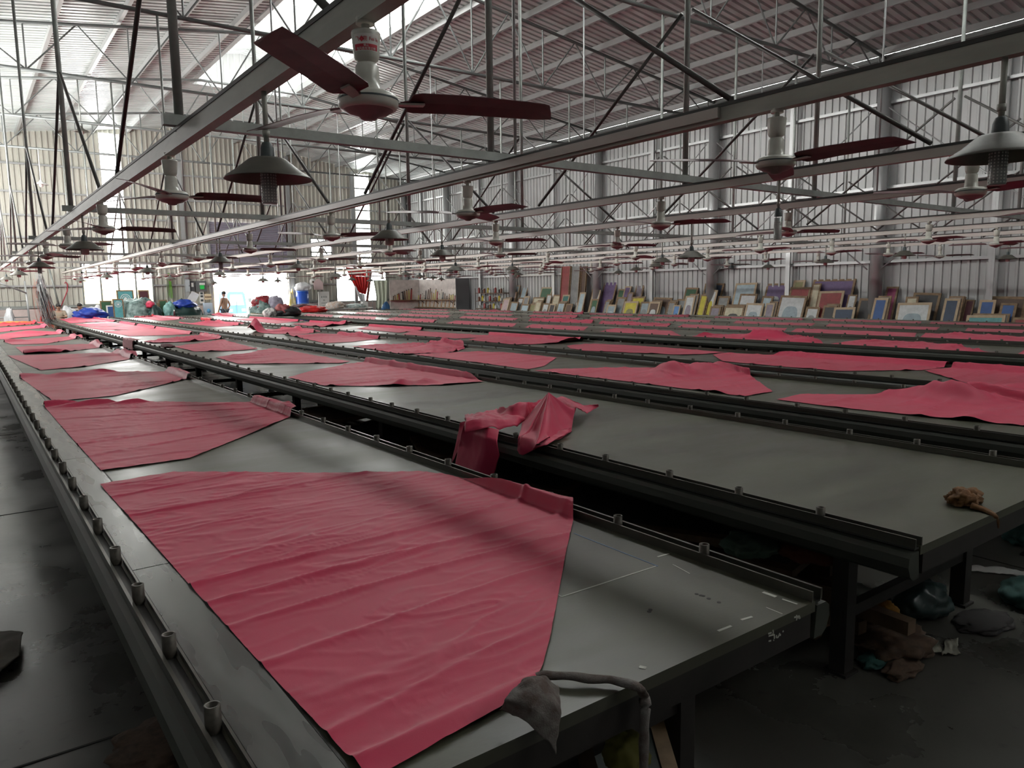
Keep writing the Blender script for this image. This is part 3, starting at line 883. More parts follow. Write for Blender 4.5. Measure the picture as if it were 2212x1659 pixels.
fabric(lab(0, 2, 'faded red fabric sheet'), 0, [(40, 813), (250, 803), (380, 802)], [(115, 866), (248, 854), (344, 832), (412, 816)], [(40, 813), (115, 866)], [(380, 802), (412, 816)], 3, 60, 40,
       lifts=[(45, 815, 0.05, 0.3, 0.06), (150, 810, 0.04, 0.3, 0.08), (230, 803, 0.05, 0.3, 0.06)])
fabric(lab(0, 3, 'faded red sheet with bunched right corner'), 0, [(15, 768), (150, 764), (290, 760)], [(87, 799), (177, 792), (273, 777)], [(15, 768), (87, 799)], [(290, 760), (297, 768), (273, 777)], 4, 50, 36,
       lifts=[(285, 765, 0.05, 0.15, 0.2), (230, 768, 0.025, 0.3, 0.1)])
fabric(lab(0, 4, 'faded red sheet with folded near edge'), 0, [(33, 749), (120, 746), (215, 742)], [(52, 764.5), (131, 761), (228, 749)], [(33, 749), (52, 764.5)], [(215, 742), (228, 749)], 5, 46, 30,
       lifts=[(215, 745, 0.05, 0.2, 0.2), (60, 763, 0.06, 0.3, 0.08), (110, 761, 0.06, 0.3, 0.08)])
fabric(lab(0, 5, 'faded red sheet curling at right rail'), 0, [(6, 737), (90, 731), (172, 725)], [(25, 744), (101, 742), (180, 729)], [(6, 737), (25, 744)], [(172, 725), (180, 729)], 6, 40, 26, lifts=[(175, 727, 0.05, 0.15, 0.25), (10, 738, 0.06, 0.4, 0.1)])
fabric(lab(0, 6, 'narrow red fabric sheet'), 0, [(-20, 724), (60, 720), (127, 716.5)], [(-10, 734), (76, 726), (141, 720)], [(-20, 724), (-10, 734)], [(127, 716.5), (141, 720)], 7, 40, 24, lifts=[(60, 720, 0.06, 0.6, 0.2)])
fabric(lab(0, 7, 'folded red fabric sheet'), 0, [(-30, 710), (30, 706), (101, 704)], [(-20, 719), (40, 713), (105, 707)], [(-30, 710), (-20, 719)], [(101, 704), (105, 707)], 8, 40, 24, lifts=[(90, 706, 0.05, 0.3, 0.3)])
fabric(lab(0, 8, 'crumpled bright red fabric sheet'), 0, [(-30, 699), (30, 695), (88, 692)], [(-30, 707), (40, 703), (92, 696)], [(-30, 699), (-30, 707)], [(88, 692), (92, 696)], 9, 40, 24, lifts=[(60, 698, 0.12, 0.5, 0.5), (20, 700, 0.08, 0.4, 0.5), (85, 694, 0.12, 0.2, 0.4)], amp=3, m=M_CLOTHD)
# second table
fabric(lab(1, 0, 'wide red sheet with dark turned edge'), 1, [(621, 815), (682, 798), (766, 784), (800, 780)], [(702, 833), (854, 833), (960, 831), (1047, 824)], [(621, 815), (702, 833)], [(800, 780), (881, 794), (981, 809), (1047, 824)], 11, 90, 60,
       lifts=[(870, 830, 0.05, 0.12, 0.06), (920, 827, 0.05, 0.15, 0.06)], ncre=12)
fabric(lab(1, 1, 'wide red fabric sheet'), 1, [(465, 771), (537, 762), (590, 751)], [(515, 785.5), (600, 785), (736, 784), (757, 780)], [(465, 771), (515, 785.5)], [(590, 751), (680, 767), (757, 780)], 12, 70, 50, ncre=10)
fabric(lab(1, 2, 'wide red fabric sheet'), 1, [(374, 748), (430, 741), (480, 733)], [(420, 759), (509, 757), (556, 753)], [(374, 748), (420, 759)], [(480, 733), (556, 753)], 13, 60, 40, ncre=8)
fabric(lab(1, 3, 'ruffled red fabric sheet'), 1, [(310, 737), (380, 729), (440, 724)], [(330, 741), (405, 738), (480, 731.5)], [(310, 737), (330, 741)], [(440, 724), (480, 731.5)], 14, 60, 30, amp=3, ncre=6)
fabric(lab(1, 4, 'pale red fabric sheet'), 1, [(222, 716), (290, 712), (345, 709)], [(280, 726), (360, 724), (420, 721)], [(222, 716), (280, 726)], [(345, 709), (420, 721)], 15, 50, 36)
fabric(lab(1, 5, 'pale red fabric sheet'), 1, [(190, 707.5), (250, 705), (300, 703)], [(222, 713), (290, 712), (343, 708.5)], [(190, 707.5), (222, 713)], [(300, 703), (343, 708.5)], 16, 50, 30)
fabric(lab(1, 6, 'pale red fabric sheet'), 1, [(160, 700), (215, 698), (270, 697)], [(186, 706), (250, 704), (299, 702)], [(160, 700), (186, 706)], [(270, 697), (299, 702)], 17, 50, 30)
fabric(lab(1, 7, 'rumpled red fabric sheet'), 1, [(118, 687), (165, 685.5), (215, 685)], [(152, 698), (200, 696), (262, 695)], [(118, 687), (152, 698)], [(215, 685), (262, 695)], 18, 50, 40, lifts=[(165, 689, 0.06, 0.3, 0.3), (160, 686, 0.06, 0.3, 0.4)], amp=2)
# third table
fabric(lab(2, 0, 'huge red fabric sheet rising in peaks'), 2, [(1678, 862), (1728, 851), (1951, 851), (2130, 843), (2212, 843), (2330, 860)], [(2300, 928), (2400, 920), (2500, 912)], [(1678, 862), (1785, 876), (2019, 901), (2212, 919), (2300, 928)], [(2330, 860), (2420, 885), (2500, 912)], 21, 110, 60,
       lifts=[(2040, 860, 0.12, 0.13, 0.35), (2120, 858, 0.05, 0.3, 0.2), (2215, 855, 0.10, 0.3, 0.3), (2100, 905, 0.03, 0.5, 0.1)], ncre=9)
fabric(lab(2, 1, 'red sheet heaped along its far edge'), 2, [(1154, 800), (1220, 796), (1350, 794), (1480, 793), (1560, 794), (1613, 806)], [(1552, 848), (1580, 852), (1611, 855), (1669, 845)], [(1154, 800), (1350, 823), (1480, 839), (1552, 848)], [(1613, 806), (1669, 845)], 22, 120, 60,
       lifts=[(1450, 806, 0.13, 0.14, 0.22), (1500, 804, 0.06, 0.14, 0.2), (1545, 806, 0.08, 0.2, 0.25), (1425, 812, 0.05, 0.1, 0.2), (1550, 846, 0.02, 0.1, 0.1)], ncre=10)
fabric(lab(2, 2, 'flat red fabric sheet'), 2, [(893, 766), (996, 760), (1085, 760)], [(1140, 797), (1176, 790), (1203, 772)], [(893, 766), (1010, 780), (1140, 797)], [(1085, 760), (1203, 772)], 23, 80, 50, ncre=9)
fabric(lab(2, 3, 'glossy rumpled red fabric sheet'), 2, [(760, 748), (826, 744.6), (952, 742), (998, 744)], [(873, 766), (977, 761), (1004, 753)], [(760, 748), (873, 766)], [(998, 744), (1004, 753)], 24, 80, 44, lifts=[(930, 750, 0.05, 0.15, 0.25), (1000, 747, 0.06, 0.15, 0.15), (960, 746, 0.05, 0.2, 0.2)], amp=2.5)
fabric(lab(2, 4, 'red fabric sheet with raised left edge'), 2, [(612, 722), (700, 723), (775, 723)], [(702, 741), (763, 738), (823, 731)], [(612, 722), (702, 741)], [(775, 723), (823, 731)], 25, 60, 40, lifts=[(616, 724, 0.06, 0.2, 0.2), (680, 726, 0.05, 0.6, 0.2), (790, 726, 0.06, 0.3, 0.2)])
fabric(lab(2, 5, 'red sheet with a sharp upright peak'), 2, [(534, 716), (567, 712), (650, 709.5)], [(590, 721), (659, 721), (695, 715)], [(534, 716), (590, 721)], [(650, 709.5), (695, 715)], 26, 80, 40, lifts=[(552, 716, 0.30, 0.16, 0.30), (640, 714, 0.06, 0.6, 0.2)])
fabric(lab(2, 6, 'red sheet with a turned dark edge'), 2, [(386, 698), (440, 698), (520, 694)], [(470, 706), (510, 703), (528, 699)], [(386, 698), (470, 706)], [(520, 694), (528, 699)], 27, 50, 30, lifts=[(400, 697, 0.10, 0.3, 0.3), (450, 698, 0.08, 0.4, 0.3)])
fabric(lab(2, 7, 'red fabric sheet'), 2, [(292, 685), (330, 683), (371, 682)], [(345, 693), (377, 691), (400, 687)], [(292, 685), (345, 693)], [(371, 682), (400, 687)], 28, 50, 30)
fabric(lab(2, 8, 'crumpled bright red fabric sheet'), 2, [(250, 680), (290, 678), (335, 678)], [(290, 686), (320, 684), (365, 682)], [(250, 680), (290, 686)], [(335, 678), (365, 682)], 29, 50, 30, lifts=[(310, 681, 0.2, 0.4, 0.6), (270, 682, 0.12, 0.4, 0.5)], amp=3, m=M_CLOTHD)
# fourth table
fabric(lab(3, 0, 'long red fabric sheet cut by the frame'), 3, [(1996, 800), (2060, 793), (2100, 787)], [(2212, 840), (2330, 838), (2450, 835)], [(1996, 800), (2097, 829), (2212, 840)], [(2100, 787), (2450, 820)], 31, 70, 40, ncre=8)
fabric(lab(3, 1, 'flat wide red fabric sheet'), 3, [(1539, 765.5), (1569, 762)], [(1812, 801), (1900, 800), (1990, 799), (2060, 790)], [(1539, 765.5), (1561, 780), (1700, 792), (1812, 801)], [(1569, 762), (1800, 772), (2060, 790)], 32, 70, 40, ncre=8)
fabric(lab(3, 2, 'red sheet, corner hanging over the rail'), 3, [(1224, 746.6), (1250, 744), (1285, 742)], [(1476, 766), (1526, 764), (1567, 760.5)], [(1224, 746.6), (1232, 758, 0.72), (1260, 757), (1350, 761), (1476, 766)], [(1285, 742), (1420, 749), (1567, 760.5)], 33, 70, 40)
fabric(lab(3, 3, 'red sheet with a dark lifted end'), 3, [(1012, 734), (1047, 724.6), (1060, 722)], [(1110, 744), (1202, 742), (1261, 736)], [(1012, 734), (1060, 739), (1110, 744)], [(1060, 722), (1261, 736)], 34, 70, 40, lifts=[(1240, 738, 0.06, 0.25, 0.12), (1215, 740, 0.04, 0.3, 0.1)])
fabric(lab(3, 4, 'flat red fabric sheet'), 3, [(868, 722), (895, 714)], [(985, 731), (1030, 729), (1062, 725.5)], [(868, 722), (985, 731)], [(895, 714), (1062, 725.5)], 35, 60, 36)
fabric(lab(3, 5, 'pale red fabric sheet'), 3, [(770, 710), (802, 703.5)], [(862, 718.5), (915, 712)], [(770, 710), (862, 718.5)], [(802, 703.5), (915, 712)], 36, 50, 30)
fabric(lab(3, 6, 'red sheet with dark lifted near edge'), 3, [(632, 700), (690, 693)], [(695, 706.5), (772, 698.5)], [(632, 700), (695, 706.5)], [(690, 693), (772, 698.5)], 37, 50, 30, lifts=[(755, 700, 0.07, 0.4, 0.3), (710, 704, 0.06, 0.5, 0.3)])
fabric(lab(3, 7, 'pale red fabric sheet'), 3, [(508, 690), (560, 684)], [(598, 699), (660, 692)], [(508, 690), (598, 699)], [(560, 684), (660, 692)], 38, 50, 30)
fabric(lab(3, 8, 'small red fabric sheet'), 3, [(453, 681), (480, 678)], [(490, 686), (520, 681)], [(453, 681), (490, 686)], [(480, 678), (520, 681)], 39, 40, 24, lifts=[(488, 681, 0.1, 0.5, 0.5)])
# the four far tables: edges given by where they cross the two rails
FAR = {4: [(2195, 2230, 2500, 2500, 0), (1780, 1862, 2010, 2173, 1), (1480, 1600, 1740, 1785, 2), (1287, 1330, 1450, 1476, 0), (1130, 1150, 1271, 1258, 0), (960, 985, 1117, 1105, 0), (830, 850, 945, 935, 1), (730, 745, 815, 808, 0), (655, 668, 722, 716, 0)],
       5: [(1985, 2000, 2300, 2300, 1), (1705, 1720, 1980, 1975, 0), (1460, 1475, 1700, 1690, 0), (1290, 1300, 1450, 1440, 1), (1140, 1150, 1285, 1275, 2), (990, 1000, 1120, 1110, 0), (860, 870, 975, 965, 1), (765, 775, 845, 838, 0)],
       6: [(2080, 2090, 2300, 2300, 0), (1780, 1790, 2030, 2020, 0), (1580, 1590, 1760, 1750, 0), (1410, 1418, 1535, 1530, 0), (1270, 1280, 1385, 1375, 0), (1140, 1150, 1250, 1240, 1), (1000, 1010, 1110, 1100, 0), (880, 890, 975, 965, 0)],
       7: [(2005, 2010, 2300, 2300, 0), (1750, 1755, 1990, 1985, 0), (1540, 1545, 1735, 1730, 0), (1375, 1380, 1490, 1485, 1), (1270, 1275, 1368, 1362, 0), (1150, 1155, 1262, 1258, 2), (990, 995, 1110, 1100, 1), (860, 865, 970, 962, 0)]}
for ti, rows in FAR.items():
    xl, xr = TX[ti]; a, b = xl + 0.06, xr - 0.06
    for k, (fl_, fr_, nr_, nl_, up) in enumerate(rows):
        def yy(px, X): return atX(px, 720, X).y
        F = [(a, yy(fl_, a)), (b, yy(fr_, b))]; N = [(a, yy(nl_, a)), (b, yy(nr_, b))]
        what = ['flat red fabric sheet', 'rumpled red fabric sheet', 'red fabric sheet heaped in a peak'][up]
        lf = []
        cx, cy = (a + b) / 2, (F[0][1] + N[0][1]) / 2
        o = fabric(lab(ti, k, what), ti, F, N, [F[0], N[0]], [F[1], N[1]], 40 + ti * 10 + k, 44, 30, world=True, amp=1.0 + up * 1.5)
        if up:
            rr = random.Random(ti * 31 + k)
            for q in range(up * 2):
                ox, oy = a + (b - a) * rr.uniform(0.15, 0.85), N[0][1] + (F[0][1] - N[0][1]) * rr.uniform(0.1, 0.9)
                for v in o.data.vertices:
                    d = ((v.co.x - ox) / 0.25) ** 2 + ((v.co.y - oy) / 0.3) ** 2
                    if d < 6: v.co.z += (0.025 + 0.02 * up) * math.exp(-d)

# ================================================================== loose cloth, rags
def patch(mb, far, near, left, right, nu, nv, amp=0.01, fr=9.0, seed=0):
    P = coons(far, near, left, right, nu, nv)
    for j, row in enumerate(P):
        for i, p in enumerate(row):
            n = noise.noise(Vector((p.x * fr, p.y * fr, p.z * fr + seed)))
            n2 = noise.noise(Vector((p.x * fr * 2.3 + 5, p.y * fr * 2.3, p.z * fr * 2.3 + seed)))
            p += Vector((0.3 * n2, -0.5 * n, abs(n) + 0.5 * abs(n2))) * amp
    mb.grid(P, nv, nu)

# the crumpled heap draped over the left edge of the second table
V = Vector
hp = MB()
patch(hp, [at(1003, 900, .80), at(1035, 893, .86), at(1070, 889, .84), at(1100, 882, .88), at(1140, 873, .90), at(1172, 866, .86)], [at(1004, 936, .80), at(1040, 928, .82), at(1076, 931, .80), at(1120, 924, .79), at(1168, 905, .78)],
      [at(1003, 900, .80), at(1006, 917, .84), at(1004, 936, .80)], [at(1172, 866, .86), at(1168, 905, .78)], 60, 24, 0.035, 8, 1)
patch(hp, [at(1002, 921, .815), at(1030, 915, .84), at(1055, 926, .82), at(1077, 931, .80)], [atX(974, 1062, 2.40), atX(1010, 1070, 2.36), atX(1050, 1082, 2.40)],
      [at(1002, 921, .815), atX(990, 965, 2.41), atX(974, 1062, 2.40)], [at(1077, 931, .80), atX(1073, 955, 2.40), atX(1079, 985, 2.40), atX(1050, 1082, 2.40)], 40, 40, 0.012, 7, 2)
patch(hp, [at(994, 914, .80), at(1006, 910, .81)], [atX(974, 1005, 2.418), atX(985, 985, 2.41)], [at(994, 914, .80), atX(986, 955, 2.418), atX(974, 1005, 2.418)], [at(1006, 910, .81), atX(1004, 945, 2.41), atX(985, 985, 2.41)], 12, 24, 0.008, 10, 3)
bc = at(1187, 928, .757); apex = V((bc.x + 0.02, bc.y + 0.03, 0.985))
ring = [at(1172, 880, .80), at(1150, 895, .80), at(1129, 906, .80), at(1126, 925, .806), atX(1119, 960, 2.41), atX(1117, 976, 2.40), atX(1125, 988, 2.40), atX(1150, 976, 2.41), at(1155, 966, .806), at(1158, 962, .80), at(1196, 954, .762), at(1234, 932, .762), at(1238, 905, .79), at(1243, 886, .84), at(1215, 880, .80), at(1172, 880, .80)]
RG = chain_pts(ring, 97); rows = []
for k in range(15):
    t = k / 14; row = []
    for i, q in enumerate(RG):
        p = apex.lerp(q, t); p.z = q.z + (apex.z - q.z) * (1 - t) ** 1.25
        a = 2 * PI * i / 96
        p.z += 0.022 * t * (1 - t) * 4 * math.sin(a * 5 + 1.2) * (0.6 + 0.4 * math.sin(a * 2))
        n = noise.noise(Vector((p.x * 9, p.y * 9, p.z * 9))); p.z += 0.015 * n * t
        if 2.42 < p.x < 2.59: p.z = max(p.z, 0.806)
        row.append(p)
    rows.append(row)
hp.grid(rows, 15, 97)
patch(hp, [at(1200, 862, .88), at(1215, 858, .84), at(1245, 870, .82), at(1262, 877, .80), at(1292, 874, .80)], [at(1215, 893, .80), at(1238, 905, .78), at(1245, 882, .85), at(1268, 894, .77), at(1293, 879, .775)],
      [at(1200, 862, .88), at(1215, 893, .80)], [at(1292, 874, .80), at(1293, 879, .775)], 40, 14, 0.015, 9, 5)
patch(hp, [at(1158, 940, .80), at(1200, 935, .78), at(1232, 925, .79)], [atX(1128, 984, 2.418), at(1180, 962, .79), at(1236, 933, .765)], [at(1158, 940, .80), atX(1128, 984, 2.418)], [at(1232, 925, .79), at(1236, 933, .765)], 30, 10, 0.02, 9, 6)
o = hp.build('fabric_heap', M_CLOTH); thick(o, 0.002)
tag(o, 'crumpled red fabric heap with a tall peak, draped over the second table row edge', 'fabric heap')

def coons_obj(name, label, cat, m, far, near, left, right, nu=30, nv=20, amp=0.01, fr=12, seed=0, th=0.003, lift=None):
    mb = MB(); patch(mb, far, near, left, right, nu, nv, amp, fr, seed)
    if lift:
        c, h, r = lift
        mb.v = [(x, y, z + h * math.exp(-((x - c.x) ** 2 + (y - c.y) ** 2) / r ** 2)) for x, y, z in mb.v]
    o = mb.build(name, m); thick(o, th); return tag(o, label, cat)

M_DENIM = mat('grey_work_cloth', (0.21, 0.20, 0.19), 0.9, noise_amt=0.6, nscale=16, col2=(0.075, 0.05, 0.042), bump=0.3, bscale=300)
coons_obj('work_rag', 'stained grey cloth bunched over the near edge of the first table', 'rag', M_DENIM,
          [at(1158, 1488, .785), at(1180, 1483, .79), at(1203, 1493, .775)], [at(1082, 1548, .765), at(1140, 1578, .768), atY(1201, 1650, 1.05)],
          [at(1158, 1488, .785), at(1120, 1508, .80), at(1090, 1528, .80), at(1082, 1548, .765)], [at(1203, 1493, .775), at(1208, 1530, .77), at(1212, 1556, .765), atY(1208, 1605, 1.055), atY(1201, 1650, 1.05)], 44, 44, 0.016, 16, 2, 0.004,
          (at(1150, 1545, .76), 0.03, 0.07))
mb = MB()
pts = [at(1150, 1466, .757), at(1175, 1459, .768), at(1215, 1459, .77), at(1265, 1465, .768), at(1320, 1469, .766), at(1358, 1476, .768), at(1382, 1487, .768)]
e1 = atY(1391, 1502, 1.07); pts += [e1, atY(1395, 1530, 1.055), atY(1392, 1570, 1.055), atY(1391, 1605, 1.06), atY(1391, 1640, 1.055), atY(1390, 1690, 1.055)]
fine = chain_pts(pts, 60)
n0 = 10
for i in range(len(fine)): fine[i] += Vector((0, 0, 0.001 * math.sin(i * 0.7)))
mb.path(fine, 0.013, 10, [0.0125 + 0.0012 * math.sin(i * 0.55) for i in range(60)], 0.7)
o = mb.build('twisted_cloth_strip', M_DENIM); tag(o, 'twisted grey cloth strip hanging over the near end of the first table', 'cloth strip')

def lump(mb, c, s, seed, sub=4, amp=0.35, fr=2.2, folds=True):
    b = bmesh.new(); bmesh.ops.create_icosphere(b, subdivisions=sub, radius=1.0)
    b.verts.ensure_lookup_table(); idx = len(mb.v)
    for v in b.verts:
        p = v.co.copy(); q = p * fr + Vector((seed * 3.7, seed * 1.3, seed))
        n = noise.noise(q); n2 = 1 - abs(noise.noise(q * 2.1)) * 2; n3 = noise.noise(q * 5)
        r = 1 + amp * (0.8 * n + (0.35 * n2 if folds else 0) + 0.15 * n3)
        p *= r
        z = p.z if p.z > -0.55 else -0.55 + (p.z + 0.55) * 0.1
        mb.v.append((c[0] + p.x * s[0], c[1] + p.y * s[1], c[2] + (z + 0.6) * s[2]))
    for f in b.faces: mb.face([idx + v.index for v in f.verts], True)
    b.free()
def heap(name, label, cat, c, s, m, seed, amp=0.35, sub=4, group=None, fr=2.2):
    mb = MB(); lump(mb, c, s, seed, sub, amp, fr); o = mb.build(name, m); return tag(o, label, cat, group)

M_BROWN = mat('brown_rag', (0.22, 0.105, 0.04), 0.9, noise_amt=0.5, nscale=30)
p = at(2082, 1087, .752)
t = thing('knotted_rag', 'small orange-brown knotted rag with a tail on the bare second table', 'rag', p)
mb = MB(); lump(mb, (0, 0, 0), (0.075, 0.05, 0.036), 5, 4, 0.5, 3.0)
lump(mb, (-0.03, -0.02, 0.01), (0.04, 0.03, 0.03), 8, 3, 0.5, 3.0); mb.build('knot', M_BROWN, t)
tail = [at(2098, 1092, .765), at(2118, 1098, .76), at(2135, 1105, .757), at(2148, 1112, .756), atY(2156, 1122, 1.09), atY(2157, 1140, 1.09)]
mb = MB(); mb.path([q - p for q in chain_pts(tail, 16)], 0.008, 8, [0.02 - 0.001 * i for i in range(16)], 0.6); mb.build('tail', M_BROWN, t)

# rags caught on the rails of the second and third tables
for (cx, y0_, y1_, ti, lb, m) in ((292, 729, 748, 1, 'washed-out pink rag hung over the left rail of the second table', M_RAG_PINK), (452, 683, 689, 3, 'small red rag hung over the left rail of the fourth table', M_CLOTHD)):
    X = TX[ti][0]
    a, b = atX(cx - 11, y0_ + 1, X + 0.05), atX(cx + 11, y0_ + 5, X + 0.05); a.z = b.z = 0.80
    mb = MB(); c0, d0 = a.copy(), b.copy(); c0.x = d0.x = X - 0.085; c0.z = d0.z = 0.62
    e0, f0 = a.copy(), b.copy(); e0.x = f0.x = X - 0.07; e0.z = f0.z = 0.80
    patch(mb, [a, b], [c0, d0], [a, e0, c0], [b, f0, d0], 16, 16, 0.03, 8, 4)
    o = mb.build('hanging_rag', m); thick(o, 0.003); tag(o, lb, 'rag')
heap('dark_rag', 'small dark maroon rag lying on the left rail of the second table', 'rag', at(362, 750, .80), (0.08, 0.3, 0.03), mat('maroon', (0.09, 0.01, 0.02), 0.8), 3)

# ------------------------------------------------------------------ floor litter at the near right and left
M_TEAL = mat('teal_fabric', (0.02, 0.085, 0.075), 0.8, noise_amt=0.4, nscale=20)
M_PAPER = mat('paper_scrap', (0.33, 0.32, 0.26), 0.8, noise_amt=0.3, nscale=25)
M_TAN = mat('tan_rag', (0.115, 0.07, 0.045), 0.9, noise_amt=0.5, nscale=25)
def flp(x, y): return at(x, y, 0.0)
heap('brown_rag', 'brown crumpled rag heap on the floor beside the second table leg', 'rag', flp(1925, 1398), (0.17, 0.14, 0.05), M_TAN, 11, 0.5)
heap('brown_rag', 'thin brown rag trailing on the floor in front of the larger brown heap', 'rag', flp(1950, 1450), (0.10, 0.05, 0.02), M_TAN, 12, 0.5)
heap('teal_rag', 'teal plastic scrap on the floor left of the brown rag heap', 'rag', flp(1898, 1428), (0.10, 0.05, 0.018), M_TEAL, 13, 0.5)
coons_obj('paper_scrap', 'torn whitish paper scrap lying on the floor right of the brown rags', 'paper', M_PAPER, [flp(1984, 1370), flp(2028, 1388)], [flp(1996, 1412), flp(2038, 1412)], [flp(1984, 1370), flp(1996, 1412)], [flp(2028, 1388), flp(2038, 1412)], 14, 10, 0.03, 14, 3, 0.002)
coons_obj('paper_scrap', 'small torn pale scrap lying next to the larger whitish paper scrap', 'paper', M_PAPER, [flp(2040, 1385), flp(2068, 1382)], [flp(2036, 1420), flp(2072, 1416)], [flp(2040, 1385), flp(2036, 1420)], [flp(2068, 1382), flp(2072, 1416)], 12, 8, 0.03, 16, 8, 0.002)
heap('teal_bundle', 'dark teal fabric bundle on the floor at the right picture edge', 'fabric bundle', flp(2225, 1300), (0.16, 0.12, 0.07), M_TEAL, 15, 0.3)
heap('teal_bundle', 'dark teal fabric bundle behind the end of the second table', 'fabric bundle', flp(2215, 1170), (0.14, 0.12, 0.08), M_TEAL, 16, 0.3)
heap('blue_green_bag', 'dark blue-green bag on the floor under the second table end', 'bag', flp(1985, 1320), (0.16, 0.12, 0.10), mat('bag_plastic', (0.02, 0.04, 0.04), 0.35), 17, 0.3)
coons_obj('white_strip', 'long crumpled white cloth strip on the floor beyond the second table leg', 'cloth strip', M_WHITE, [flp(2085, 1222), flp(2150, 1228), flp(2240, 1240)], [flp(2085, 1232), flp(2150, 1240), flp(2240, 1250)], [flp(2085, 1222), flp(2085, 1232)], [flp(2240, 1240), flp(2240, 1250)], 40, 6, 0.025, 10, 1, 0.003)
heap('orange_rag', 'small mustard rag on a wooden bar below the second table', 'rag', at(1912, 1335, 0.02), (0.06, 0.05, 0.05), mat('mustard', (0.28, 0.13, 0.015), 0.8), 19, 0.4)
heap('dark_stain_rag', 'flat blackish rag on the floor before the teal bundle', 'rag', flp(2125, 1345), (0.16, 0.10, 0.012), mat('black_rag', (0.02, 0.017, 0.017), 0.8), 20, 0.4)
coons_obj('folded_sack', 'greyish folded sack lying on the aisle floor at the left edge', 'sack', mat('sack', (0.17, 0.155, 0.13), 0.8, noise_amt=0.3, nscale=10), [flp(-40, 1366), flp(20, 1378), flp(51, 1381)], [flp(-40, 1490), flp(0, 1468), flp(44, 1435)], [flp(-40, 1366), flp(-40, 1490)], [flp(51, 1381), flp(44, 1435)], 24, 24, 0.02, 6, 4, 0.006, (flp(0, 1420), 0.05, 0.25))
heap('dark_rag', 'dark brownish rag on the shadowed aisle floor under the first table side', 'rag', flp(345, 1605), (0.14, 0.16, 0.012), M_TAN, 24, 0.4)

# ------------------------------------------------------------------ stored wooden frames under the tables
def make_screen(name, label, cat, w, h, colour, bar=0.045, th=0.028, wood=None, group=None, pr=None):
    """upright in the Y-Z plane, foot at the origin"""
    t = thing(name, label, cat, (0, 0, 0), group)
    mb = MB(); b = bar
    for c, s in (((0, 0, b / 2), (th, w, b)), ((0, 0, h - b / 2), (th, w, b)), ((0, -w / 2 + b / 2, h / 2), (th, b, h - 2 * b)), ((0, w / 2 - b / 2, h / 2), (th, b, h - 2 * b))):
        mb.box(c, s)
    mb.build('frame', wood or M_WOOD, t)
    mb = MB(); mb.box((-th * 0.3, 0, h / 2), (0.004, w - 1.6 * b, h - 1.6 * b)); sc_ = mb.build('mesh_cloth', colour, t)
    if pr:
        mb = MB(); rr_ = min(w, h) * 0.30
        n = 20; pts = []
        for i in range(n):
            a = 2 * PI * i / n
            pts.append((-th * 0.3 - 0.0035, rr_ * (w / min(w, h)) * 0.95 * math.copysign(abs(math.cos(a)) ** 0.6, math.cos(a)), h / 2 + rr_ * (h / min(w, h)) * 0.95 * math.copysign(abs(math.sin(a)) ** 0.6, math.sin(a))))
        mb.add(pts + [(x + 0.002, y, z) for x, y, z in pts], [tuple(range(n))] + [(i, (i + 1) % n, n + (i + 1) % n, n + i) for i in range(n)])
        mb.build('print_area', pr, sc_)
    return t
CM = {}
def colm(name, c, r=0.55):
    if name not in CM: CM[name] = mat('screen_' + name, c, r, noise_amt=0.22, nscale=9)
    return CM[name]
PAL = {'pale': (0.52, 0.55, 0.55), 'greyblue': (0.27, 0.34, 0.37), 'lightblue': (0.36, 0.46, 0.50), 'olive': (0.22, 0.21, 0.09), 'green': (0.035, 0.11, 0.05), 'cream': (0.50, 0.46, 0.33), 'dark': (0.035, 0.035, 0.035),
       'teal': (0.02, 0.14, 0.12), 'brown': (0.10, 0.06, 0.04), 'purple': (0.13, 0.085, 0.19), 'mauve': (0.24, 0.21, 0.25), 'grey': (0.23, 0.24, 0.235), 'yellow': (0.50, 0.44, 0.04), 'blue': (0.03, 0.09, 0.26),
       'skyblue': (0.10, 0.24, 0.50), 'navy': (0.025, 0.045, 0.085), 'red': (0.24, 0.035, 0.035), 'maroon': (0.09, 0.02, 0.03), 'magenta': (0.28, 0.04, 0.12), 'pink': (0.42, 0.32, 0.33), 'sea': (0.10, 0.30, 0.30)}
def pm(k): return colm(k, PAL[k])
